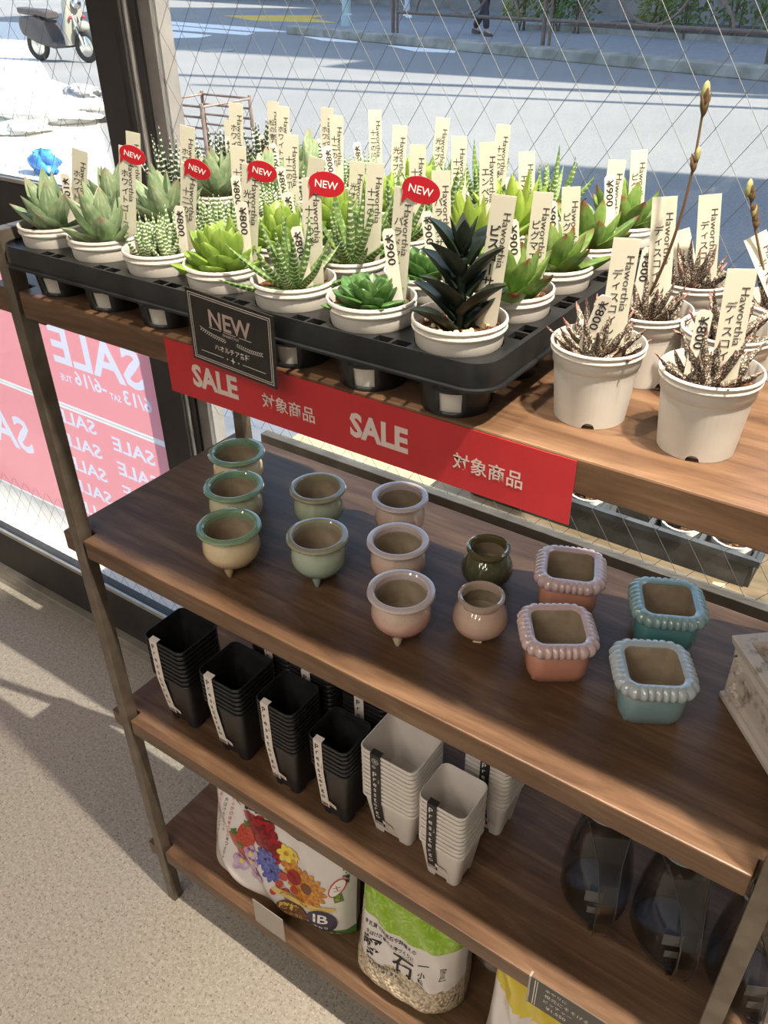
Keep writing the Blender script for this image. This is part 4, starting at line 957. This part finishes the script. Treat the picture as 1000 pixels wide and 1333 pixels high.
o=Bag(.13,.22,.05,13).mesh(lambda u,v,s:1 if .25<v<.42 and .1<u<.6 and s<0 else 0).build('gravel_bag',[pm('dim_clear_bag',None,.25,build=nvar((.16,.13,.10),(.30,.25,.20),60),coat=.4),pm('barcode_print',None,.5,build=lambda t:t.ramp(t.math('FRACT',t.math('MULTIPLY',t.n('ShaderNodeSeparateXYZ',Vector=t.coord('Object')).outputs[0],190)),[(.45,(.02,.02,.02)),(.5,(.5,.47,.44))],'CONSTANT'))],None,loc=(.652,.165,Z4+.002),rot=(RAD(-4),0,RAD(8))); tag(o,'clear bag with a barcode between the pumice and yellow bags','bag')
# yellow bag
b3=Bag(.190,.265,.080,17)
t=thing('fertiliser_bag','yellow topped white bag under the black price card','bag',(.752,.075,Z4+.002),rot=(RAD(-4),0,RAD(4)))
b3.mesh(lambda u,v,s:1 if v>.50+.16*(u-.2)*0-.28*u+.13 else 0,50,50).build('sack',[M['bagwhite'],M['yellow']],t)
m=MB(); m.text('鉢底の石',(-.01,0,.075),(1,0,0),(0,0,1),h=.022,w=.10,bold=.03,fn=b3.fn(.0008)); m.text('【大粒】',(.06,0,.12),(1,0,0),(0,0,1),h=.012,w=.04,bold=.02,fn=b3.fn(.0008)); m.build('print',[M['ink']],t)

# ================================================================== OUTSIDE
def asphalt(t):
    n=t.noise(t.coord('Object'),60,4,.7); w=t.noise(t.coord('Object'),.35,3)
    return t.mix(t.ramp(w,[(.35,(0,0,0)),(.7,(1,1,1))]),t.ramp(n,[(.3,(.14,.145,.15)),(.7,(.255,.26,.262))]),t.ramp(n,[(.3,(.18,.184,.188)),(.7,(.30,.30,.30))]))
M['road']=pm('asphalt',None,.85,build=asphalt,bump=nbump(160,.4,.01))
M['pave']=pm('pale_paving',None,.8,build=nvar((.60,.58,.54),(.70,.68,.63),9))
M['farpave']=pm('dark_pavement',None,.9,build=nvar((.20,.21,.23),(.26,.27,.29),12))
M['kerb']=pm('kerb_concrete',None,.9,build=nvar((.20,.19,.16),(.36,.34,.30),3))
M['paint']=pm('road_paint',None,.7,build=nvar((.70,.70,.70),(.82,.82,.82),30))
M['ypaint']=pm('yellow_road_paint',None,.7,build=nvar((.55,.36,.04),(.65,.45,.08),10))
G=-.03
o=MB().box(-60,30,.56,60,G-.1,G).build('ground_road',M['road']); struct(o)
# pale paving in front of the shop on the left
PV=[(-30,.565),(4,.565),(4,1.5),(-2.2,2.3),(-5.4,4.4)]+[(a.x,a.y) for a in (P(118,122,z=G),P(66,104,z=G),P(42,62,z=G),P(30,30,z=G))]+[(-30,P(30,30,z=G).y)]
m=MB().rings([[V((x,y,z)) for x,y in PV] for z in(G,G+.012)],0,False); struct(m.build('ground_paving',M['pave']))
kb=[P(430,50,z=G),P(580,66,z=G),P(680,72.5,z=G),P(780,83.6,z=G),P(1000,106.7,z=G)]
kdir=(kb[-1]-kb[0]).normalized(); A0=kb[0]-kdir*2; A1=kb[-1]+kdir*14; kn=V((-kdir.y,kdir.x,0))
m=MB(); m.rings([[A0+kn*a+V((0,0,b)) for a,b in((0,0),(.02,.17),(.30,.19),(.30,0))],[A1+kn*a+V((0,0,b)) for a,b in((0,0),(.02,.17),(.30,.19),(.30,0))]],0,False); struct(m.build('kerb',M['kerb'],bevel=.02))
m=MB(); m.rings([[A0+kn*a+V((0,0,b)) for a,b in((.30,0),(.30,.165),(3.4,.165),(3.4,0))],[A1+kn*a+V((0,0,b)) for a,b in((.30,0),(.30,.165),(3.4,.165),(3.4,0))]],0,False); struct(m.build('far_pavement',M['farpave']))
m=MB(); m.rings([[A0+kdir*5+kn*a+V((0,0,b)) for a,b in((3.4,0),(3.4,.26),(3.55,.26),(3.55,0))],[A1+kn*a+V((0,0,b)) for a,b in((3.4,0),(3.4,.26),(3.55,.26),(3.55,0))]],0,False); struct(m.build('bed_edging',M['kerb']))
M['earth']=pm('bed_soil',(.05,.04,.03),.95); m=MB(); m.rings([[A0+kdir*5+kn*a+V((0,0,b)) for a,b in((3.55,0),(3.55,.2),(7,.2),(7,0))],[A1+kn*a+V((0,0,b)) for a,b in((3.55,0),(3.55,.2),(7,.2),(7,0))]],0,False); struct(m.build('planting_bed',M['earth']))
M['farwall']=pm('far_wall',None,.8,build=nvar((.16,.15,.15),(.24,.22,.21),2)); m=MB(); m.rings([[A0-kdir*30+kn*a+V((0,0,b)) for a,b in((11,0),(11,5),(11.4,5),(11.4,0))],[A1+kn*a+V((0,0,b)) for a,b in((11,0),(11,5),(11.4,5),(11.4,0))]],0,False); struct(m.build('far_building_wall',M['farwall']))
def patch(name,pix,mat,label,cat,h=.004,grp=None):
    q=[P(a,b,z=G) for a,b in pix]; m=MB().rings([[V((p.x,p.y,G+.001+dz)) for p in q] for dz in(0,h)],0,False); return tag(m.build(name,mat),label,cat,grp)
patch('crosswalk_stripe',[(196,26),(330,36),(380,42),(330,41),(196,30)],M['paint'],'far white crosswalk stripe on the road, narrowest of three','road marking')
patch('crosswalk_stripe',[(196,32),(330,45),(330,45),(196,39)],M['paint'],'middle white crosswalk stripe on the road','road marking') if False else patch('crosswalk_stripe',[(196,31),(332,43),(322,46),(196,37)],M['paint'],'middle white crosswalk stripe on the road','road marking')
patch('crosswalk_stripe',[(198,39),(276,46),(262,49),(200,50)],M['paint'],'near white crosswalk stripe beside the window post','road marking')
patch('road_marking',[(290,20),(425,20),(405,24),(440,30),(330,27)],M['ypaint'],'yellow painted patch on the far road','road marking')
patch('road_line',[(392,47),(420,49),(466,54),(464,56),(420,53)],M['paint'],'short white road line left of the pole','road marking')
patch('road_line',[(502,59),(545,62),(594,66),(592,69),(540,67)],M['paint'],'short white road line below the kerb','road marking')
# manhole
q=P(284,66,z=G); m=MB().lathe([(.0,.0),(.34,.0),(.34,.012),(.0,.012)],32,c=(q.x,q.y,G)); tag(m.build('manhole_cover',pm('cast_iron',None,.6,.5,build=nvar((.16,.16,.16),(.40,.40,.40),22))),'round iron manhole cover in the road','manhole cover')
# steel pole at the kerb
M['poleblue']=pm('pale_blue_pole',(.36,.48,.52),.5,.2); q=P(452,38,z=G+.1)
t=thing('street_pole','pale blue steel pole standing on the far kerb','pole',(q.x,q.y,G+.1)); MB().lathe([(.11,0),(.11,5.5)],20).build('shaft',M['poleblue'],t); MB().lathe([(.14,0),(.14,.30),(.11,.34)],20).build('base_sleeve',M['poleblue'],t)
# guard rail: posts and bays of pipe with oval hoops
M['brown']=pm('brown_pipe_paint',None,.5,.2,build=nvar((.12,.085,.07),(.18,.13,.11),8))
gr=thing('guard_rail','brown pipe guard rail with curved hoops along the far kerb','railing',(0,0,0))
GZ=G+.165
g0=A0+kn*.55+kdir*3.0; L_=(A1-g0).dot(kdir); n=int(L_/4.6)
r985=P(985,85,z=GZ); off=((r985-g0).dot(kdir))%4.6
for k in range(n+1):
    p=g0+kdir*(off+4.6*k); p.z=GZ
    m=MB().tube([p,p+V((0,0,1.22))],.042,10); m.tube([p+kdir*.16,p+kdir*.16+V((0,0,1.1))],.028,8); m.build('rail_post',M['brown'],gr)
    q0=p+kdir*.16; q1=p+kdir*4.6
    if k<n:
        z_=.40; m=MB().tube([q0+V((0,0,z_)),q1+V((0,0,z_))],.032,8).tube([q0+V((0,0,1.08)),q1+V((0,0,1.08))],.032,8)
        c=(q0+q1)/2
        m.tube([c+kdir*(1.55*cos(a))+V((0,0,z_+.66*sin(a))) for a in [pi*i/20 for i in range(21)]],.024,8)
        m.tube([c+kdir*(.75*cos(a))+V((0,0,1.08-.66*sin(a))) for a in [pi*i/20 for i in range(21)]],.024,8)
        m.build('rail_bay',M['brown'],gr)
# shrubs in the bed
M['leafA']=pm('shrub_leaf',None,.5,build=nvar((.05,.13,.025),(.17,.30,.07),3),transl=.35); M['leafB']=pm('shrub_leaf_yellow',None,.5,build=nvar((.14,.19,.03),(.38,.40,.10),3),transl=.35); M['stem']=pm('shrub_stem',(.09,.07,.05),.9)
def shrub(c,w,h,mat,seed,lab,n=900):
    r=random.Random(seed); t=thing('shrub',lab,'shrub',c,0,'shrubs in the far planting bed'); m=MB()
    for k in range(n):
        a=r.uniform(0,6.28); q=r.random()**.5; z=h*r.uniform(.05,1)**.8; rad=w*q*(1-.45*(z/h)**2); p=V((rad*cos(a),rad*sin(a)*.7,z)); s=r.uniform(.05,.11)
        d=V((r.uniform(-1,1),r.uniform(-1,1),r.uniform(-.2,1))).normalized(); e_=d.orthogonal().normalized(); f=d.cross(e_)
        m.add([p-e_*s*.5,p+f*s*.35+d*.02,p+e_*s*.8,p-f*s*.35+d*.02],[(0,1,2),(0,2,3)])
    m.build('foliage',mat,t); m=MB()
    for k in range(5): m.tube([(r.uniform(-.1,.1),r.uniform(-.1,.1),-.05),(r.uniform(-w,w)*.5,r.uniform(-w,w)*.3,h*.8)],.015,5)
    m.build('stem',M['stem'],t)
pos=['left of the picture middle','second from the left','third from the left','fourth from the left','fifth from the left','sixth from the left','rightmost']
for k,px in enumerate((640,672,712,800,850,905,975)):
    q=P(px,40+.055*(px-640),z=G+.2); q=q+kn*(.9+.3*(k%2)); q.z=G+.2
    shrub(q,.5,1.7+.35*(k%3),M['leafB'] if k in(0,3) else M['leafA'],k,'%s leafy shrub in the far bed, %s'%('yellowish' if k in(0,3) else 'green',pos[k]))
# people on the far pavement: one continuous body each, clothing as children
M['skin']=pm('skin',(.45,.28,.20),.6); M['navy']=pm('dark_trousers',(.020,.024,.04),.8); M['whitecloth']=pm('pale_trousers',(.55,.58,.66),.8); M['shoe']=pm('dark_shoe',(.03,.025,.025),.5); M['wshoe']=pm('white_shoe',(.8,.8,.8),.6); M['hair']=pm('hair',(.02,.015,.012),.6); M['coat']=pm('dark_jacket',(.04,.045,.06),.85); M['shirt']=pm('pale_shirt',(.6,.6,.62),.85)
def skinned(name,verts,edges,rad,mat,parent,sub=1):
    me=bpy.data.meshes.new(name); me.from_pydata(verts,edges,[]); o=bpy.data.objects.new(name,me); COL.objects.link(o); o.parent=parent; me.materials.append(mat)
    sk=o.modifiers.new('skin','SKIN'); sv=None
    bm=bmesh.new(); bm.from_mesh(me); ly=bm.verts.layers.skin.verify()
    for v,r in zip(bm.verts,rad): v[ly].radius=(r,r*.85) if not isinstance(r,tuple) else r
    bm.verts.ensure_lookup_table(); bm.verts[0][ly].use_root=True; bm.to_mesh(me); bm.free(); sk.use_smooth_shade=True; s=o.modifiers.new('sub','SUBSURF'); s.levels=sub; s.render_levels=sub; return o
def person(loc,rz,stride,trous,top,shoe,lab):
    t=thing('person',lab,'person',loc,rz); s=stride
    hip=.92; Lk=(-.09,-s*.20-.02,.50); La=(-.09,-s*.34+.05,.085); Rk=(.09,s*.06-.04,.50); Ra=(.09,s*.34+.05,.10)
    vs=[(0,0,hip),(0,0,1.12),(0,0,1.36),(0,-.01,1.48),(0,-.02,1.56),(0,-.02,1.68),(-.10,0,hip-.06),Lk,La,(.10,0,hip-.06),Rk,Ra,(-.19,0,1.40),(-.23,.05+s*.1,1.13),(-.22,-.06+s*.12,.90),(.19,0,1.40),(.23,.05-s*.1,1.13),(.22,-.06-s*.12,.90),(-.09,La[1]-.15,.035),(.09,Ra[1]-.15,.05),(-.22,-.09+s*.12,.80),(.22,-.09-s*.12,.80)]
    ed=[(0,1),(1,2),(2,3),(3,4),(4,5),(0,6),(6,7),(7,8),(0,9),(9,10),(10,11),(2,12),(12,13),(13,14),(2,15),(15,16),(16,17),(8,18),(11,19),(14,20),(17,21)]
    rd=[.13,.12,.14,.055,.09,.085,.085,.055,.04,.085,.055,.04,.055,.042,.03,.055,.042,.03,.03,.03,.022,.022]
    skinned('body',vs,ed,rd,M['skin'],t,2)
    skinned('trousers',[vs[0],vs[6],vs[7],(La[0],La[1],.12),vs[9],vs[10],(Ra[0],Ra[1],.13)],[(0,1),(1,2),(2,3),(0,4),(4,5),(5,6)],[.15,.105,.085,.075,.105,.085,.075],trous,t,2)
    skinned('jacket',[vs[1],vs[2],(0,0,1.44),vs[12],vs[13],(vs[14][0],vs[14][1],.93),vs[15],vs[16],(vs[17][0],vs[17][1],.93),(0,0,.90)],[(0,1),(1,2),(1,3),(3,4),(4,5),(1,6),(6,7),(7,8),(0,9)],[.145,.16,.08,.075,.058,.045,.075,.058,.045,.155],top,t,2)
    for q in(La,Ra):
        m=MB(); zz=q[2]-.085; m.rings([[V((q[0]+a*w_,q[1]+y_,zz+b)) for a,b in((-1,0),(1,0),(.9,h_),(0,h_*1.1),(-.9,h_))] for y_,w_,h_ in((.07,.03,.06),(.03,.042,.095),(-.05,.045,.075),(-.14,.045,.055),(-.20,.03,.03))],0,True); m.build('shoe',shoe,t)
    MB().ball((0,-.01,1.70),(.095,.105,.10),8).build('hair',M['hair'],t)
    f=MB().ball((0,-.115,1.62),(.012,.02,.018),5); f.build('nose',M['skin'],t)
    for sx in(-1,1): MB().ball((sx*.035,-.098,1.66),(.012,.008,.007),5).build('eye',M['ink'],t)
    MB().ball((0,-.10,1.575),(.025,.008,.006),5).build('mouth',pm('lips',(.35,.12,.10),.5),t)
q=P(627,46,z=GZ); person((q.x,q.y,GZ),RAD(65),1.0,M['navy'],M['coat'],M['shoe'],'person in dark trousers and dark shoes walking on the far pavement')
q=P(530,22,z=GZ); person((q.x,q.y,GZ),RAD(60),.8,M['whitecloth'],M['shirt'],M['wshoe'],'person in pale trousers and white shoes walking on the far pavement')

# motor scooter parked on the left
M['tyre']=pm('tyre_rubber',(.03,.03,.03),.8); M['chrome']=pm('chrome',(.5,.5,.5),.2,1); M['scoot']=pm('scooter_cream',(.26,.26,.22),.35,coat=.4); M['dk']=pm('dark_vinyl',(.05,.045,.05),.6); M['lampred']=pm('red_lens',(.45,.02,.03),.3); M['seatv']=pm('seat_vinyl',(.06,.05,.05),.5)
q=P(84,80,z=G); t=thing('motor_scooter','cream and black motor scooter parked across the road on the left','scooter',(q.x,q.y,G),RAD(98))
for y_,nm in((-.62,'front_wheel'),(.58,'rear_wheel')):
    w_=MB().tube([V((0,y_+.215*cos(a),.26+.215*sin(a))) for a in [2*pi*i/28 for i in range(28)]],.05,10,0,True).build(nm,M['tyre'],t); MB().lathe([(.02,-.05),(.17,-.02),(.17,.02),(.02,.05)],20,M=Matrix.Translation((0,y_,.26))@Matrix.Rotation(pi/2,4,'Y')).build('hub',M['chrome'],w_)
for sx in(-1,1): MB().tube([(sx*.075,-.62,.26),(sx*.07,-.50,.62),(sx*.05,-.42,.95)],.022,8).build('fork_leg',M['chrome'],t)
R=[]
for z_,w_,y_,d_ in((.28,.20,-.34,.10),(.50,.24,-.38,.10),(.75,.22,-.42,.12),(.95,.17,-.42,.16),(1.05,.12,-.42,.12)): R.append([V((a,y_+b,z_)) for a,b in rrect(w_*2,d_,.045,4)])
MB().rings(R).build('leg_shield',M['scoot'],t)
R=[]
for y_,w_,z0_,z1_ in((-.28,.16,.24,.32),(.05,.18,.22,.34),(.15,.17,.24,.66),(.45,.17,.30,.74),(.80,.12,.42,.72),(.92,.05,.50,.64)): R.append([V((a,y_,b+(z0_+z1_)/2)) for a,b in rrect(w_*2,z1_-z0_,.04,4)])
MB().rings(R).build('body_shell',M['dk'],t)
R=[[V((a,y_,b+z_)) for a,b in rrect(.30,.10,.04,4)] for y_,z_ in((.08,.74),(.3,.79),(.6,.80),(.78,.82))]; MB().rings(R).build('seat',M['seatv'],t)
MB().ball((0,-.55,.93),(.10,.08,.10),10).build('headlight',M['chrome'],t); MB().ball((0,-.64,.58),(.12,.10,.09),10).build('front_mudguard',M['scoot'],t)
MB().tube([(-.36,-.30,1.12),(-.15,-.40,1.08),(.15,-.40,1.08),(.36,-.30,1.12)],.018,8).build('handlebar',M['dk'],t)
for sx in(-1,1):
    MB().tube([(sx*.25,-.36,1.10),(sx*.30,-.40,1.30)],.008,6).ball((sx*.30,-.40,1.34),(.07,.015,.045),8).build('mirror',M['dk'],t); MB().ball((sx*.16,-.52,.72),(.035,.03,.03),8).build('indicator',M['lampred'],t)
MB().tube([(.08,.25,.24),(.20,.28,0.006)],.014,6).build('side_stand',M['chrome'],t)

# wire rack, bags and odds and ends close outside the left glass
M['wirerack']=pm('rusty_wire',None,.5,.4,build=nvar((.22,.15,.13),(.34,.28,.26),20))
t=thing('wire_rack','thin wire display rack standing outside beside the window post','rack',(0,0,0))
a_=P(200,140,y=1.5); b_=P(262,136,y=1.5); x0_,x1_=a_.x,b_.x; zt=P(230,136,y=1.5).z; zb=P(230,215,y=1.5).z
for y_ in(1.5,1.72):
    for k in range(7): z_=lerp(zb,zt,k/6); MB().tube([(x0_,y_,z_),(x1_,y_,z_)],.004,6).build('rung',M['wirerack'],t)
for x_ in(x0_,x1_):
    for y_ in(1.5,1.72): MB().tube([(x_,y_,G+.012),(x_,y_,zt+.01)],.006,6).build('upright',M['wirerack'],t)
    for z_ in(zb,zt): MB().tube([(x_,1.5,z_),(x_,1.72,z_)],.004,6).build('side_wire',M['wirerack'],t)
M['film']=pm('white_plastic_film',None,.35,build=nvar((.78,.77,.74),(.84,.83,.8),5),transl=.3); M['grey']=pm('grey_plastic',(.30,.30,.31),.5); M['bluefilm']=pm('blue_plastic',(.05,.22,.55),.35)
def lump(name,c,r,mat,lab,cat,seed):
    rr=random.Random(seed); k=[(rr.uniform(2,9),rr.uniform(2,9),rr.uniform(0,6),rr.uniform(.03,.10)) for _ in range(7)]; R=[]
    for i in range(15):
        a=-pi/2+pi*i/14; row=[]
        for q in range(28):
            b=2*pi*q/28; s=1+sum(A*sin(p*a+round(w)*b+f) for p,w,f,A in k); row.append(V((max(cos(a),.02)*cos(b)*r[0]*s,max(cos(a),.02)*sin(b)*r[1]*s,max(sin(a)*r[2]*s,-r[2]*.9)+r[2]*.9)))
        R.append(row)
    o=MB().rings(R).build(name,mat,loc=c,sharp=60); return tag(o,lab,cat)
q=P(80,150,z=G+.03); lump('plastic_bag',(q.x,q.y,G+.013),(.9,.6,.10),M['film'],'large crumpled white plastic bag outside the left glass','bag',1)
q=P(106,122,z=G+.1); lump('stone',(q.x,q.y,G+.013),(.30,.22,.10),M['grey'],'grey rock beside the crumpled white bag outside','rock',2)
q=P(58,212,z=G+.1); lump('plastic_bag',(q.x,q.y,G+.013),(.16,.10,.10),M['bluefilm'],'small blue plastic bag on the bright paving','bag',3)
q=P(30,170,z=G+.03); lump('plastic_bag',(q.x,q.y,G+.013),(.30,.28,.06),M['film'],'low crumpled white sheet left of the blue bag','bag',4)
t=thing('sign_board','grey framed board standing outside at the far left edge','sign board',(P(-8,66,y=1.9).x,1.9,0),RAD(10)); MB().box(-.5,.02,-.012,.012,P(4,70,y=1.9).z,2.0).build('panel',M['grey'],t)
for x_ in(-.48,-.30): MB().box(x_-.02,x_+.02,.0125,.04,G+.012,2.0).build('leg',M['greyframe'],t)

# bench with seedling trays just outside the right pane
M['bench']=pm('weathered_bench_wood',None,.8,build=nvar((.42,.31,.19),(.55,.42,.28),8,(1,8,8)))
t=thing('display_bench','weathered wooden bench outside the right window pane','bench',(0,0,G))
zb_=P(800,672,y=.5).z-.052
MB().box(-.02,1.9,.476,.86,zb_-.03,zb_).build('bench_top',M['bench'],t,loc=(0,0,-G)); t2=t
for x_ in(.02,1.84):
    for y_ in(.52,.83): MB().box(x_-.025,x_+.025,y_-.025,y_+.025,.0,zb_-.031-G).build('leg',M['bench'],t)
M['tray2']=pm('dusty_tray_plastic',None,.5,build=nvar((.03,.033,.036),(.07,.075,.08),30))
M['seed']=pm('seedling_leaf',None,.45,build=nvar((.10,.28,.03),(.28,.46,.08),60),transl=.4); M['whitepot']=pm('small_white_pot',(.78,.78,.76),.5)
def outtray(x,lab):
    t=thing('seedling_tray',lab,'tray',(x,.511,zb_+.0005),0,'black seedling trays outside'); m=MB(); nx,ny,c,h=6,4,.072,.050
    for i in range(nx+1): m.box(i*c-.003,i*c+.003,0,ny*c,.0,h)
    for j in range(ny+1): m.box(.0031,nx*c-.0031,j*c-.003,j*c+.003,.0,h-.0004)
    m.build('cells',M['tray2'],t); m=MB()
    for a in((-.010,nx*c+.010,-.010,-.0031),(-.010,nx*c+.010,ny*c+.0031,ny*c+.010)): m.box(*a,h-.008,h+.002)
    for a in((-.010,-.0031,-.0030,ny*c+.003),(nx*c+.0031,nx*c+.010,-.003,ny*c+.003)): m.box(*a,h-.008,h+.002)
    m.build('rim',M['tray2'],t); return (x,nx,ny,c)
k=0; sp=None
for bx,lab in((.35,'black seedling tray outside, left one on the bench'),(.83,'black seedling tray outside, right one on the bench')):
    x,nx,ny,c=outtray(bx,lab)
    for i in range(nx):
        for j in range(2):
            if (i+j+int(bx*10))%3==0: continue
            px_,py_=x+c*(i+.5),.511+c*(j+.5); lb='seedling pot outside, %s across in %s row of the %s tray'%(['first','second','third','fourth','fifth','sixth'][i],['near','next'][j],'left' if bx<.5 else 'right')
            if sp is None:
                sp=thing('seedling_pot',lb,'potted plant',(px_,py_,zb_+.001),0,'seedlings in the outdoor trays'); MB().lathe([(.022,0),(.030,.046),(.031,.050),(.028,.050),(.027,.040),(.020,.004)],20).build('pot',M['whitepot'],sp); soilmesh(.0272,.041,16,4).build('soil',M['soil'],sp)
                m=MB(); 
                for a in range(9): leaf(m,(0,0,.042),a*2.4,.7+.07*a,.4,.028,.013,.0015,.5,.7,.5,n=5,k=6)
                m.build('leaves',M['seed'],sp)
            else: copy_tree(sp,lb,(px_,py_,zb_+.001),(0,0,k*1.1))
            k+=1

# ================================================================== LIGHT
sun=bpy.data.lights.new('sun','SUN'); sun.energy=15; sun.angle=RAD(.6); sun.color=(1,.90,.76); so=bpy.data.objects.new('sun',sun); COL.objects.link(so)
sd=V((1.18,.26,1.0)).normalized(); so.rotation_euler=sd.to_track_quat('Z','Y').to_euler()
# neighbouring building to the right of the view and two utility poles, whose shade crosses the road
M['nb']=pm('neighbour_wall',None,.8,build=nvar((.34,.32,.30),(.40,.38,.36),2))
o=MB().box(9,16,3.2,9.2,G,9.6).build('shade_building',M['nb']); struct(o)
for bx in((5,30,15.2,30,12),(1,30,20,34,26)):  # unseen blocks added to throw shade over the far pavement
    o=MB().box(*bx[:4],G,bx[4]).build('shade_building',M['nb']); struct(o)
for y_,x_,r_ in((13.3,4.5,.17),(12.6,6.0,.10)):
    o=MB().lathe([(r_,0),(r_*.8,13)],16,c=(x_,y_,G)).build('utility_pole',M['nb']); struct(o)
w=bpy.data.worlds.new('world'); scene.world=w; w.use_nodes=True; t=NT(w); bg=w.node_tree.nodes['Background']
sky=t.n('ShaderNodeTexSky'); sky.sky_type='NISHITA'; sky.sun_disc=False; sky.sun_elevation=RAD(42); sky.sun_rotation=RAD(80); sky.air_density=1.2; sky.dust_density=1.5
t.l.new(sky.outputs[0],bg.inputs[0]); bg.inputs[1].default_value=.42
def spot(x,y,z,e_,ang,r,tx,ty,tz,col=(1,.87,.72),blend=.6):
    l=bpy.data.lights.new('ceiling_spot','SPOT'); l.energy=e_; l.spot_size=RAD(ang); l.spot_blend=blend; l.shadow_soft_size=r; l.color=col
    o=bpy.data.objects.new('ceiling_spot',l); COL.objects.link(o); o.location=(x,y,z); o.rotation_euler=(V((x,y,z))-V((tx,ty,tz))).to_track_quat('Z','Y').to_euler()
spot(.28,-.14,2.68,95,46,.035,.66,.12,1.15)
spot(1.25,-.14,2.68,320,72,.035,.72,.06,1.0)
spot(1.0,-.13,2.68,130,23,.03,.86,.06,1.18,blend=.9)  # extra narrow spot added to brighten the right of the top shelf
def area(x,y,z,sx,sy,e_,col=(1,.90,.78)):
    l=bpy.data.lights.new('ceiling_panel','AREA'); l.shape='RECTANGLE'; l.size=sx; l.size_y=sy; l.energy=e_; l.color=col
    o=bpy.data.objects.new('ceiling_panel',l); COL.objects.link(o); o.location=(x,y,z)
for x,y,e_ in ((-.75,-1.7,9),(.25,-1.9,13),(1.25,-1.9,13),(-.25,-3.0,10),(.85,-3.0,12),(1.95,-3.0,10)): area(x,y,2.70,.14,1.1,e_,(1,.91,.80))

vs=scene.view_settings; vs.view_transform='Standard'; vs.look='None'; vs.gamma=1; vs.use_curve_mapping=False; vs.exposure=0
scene.cycles.max_bounces=8; scene.cycles.transparent_max_bounces=24; scene.cycles.diffuse_bounces=4
scene.cycles.use_denoising=True
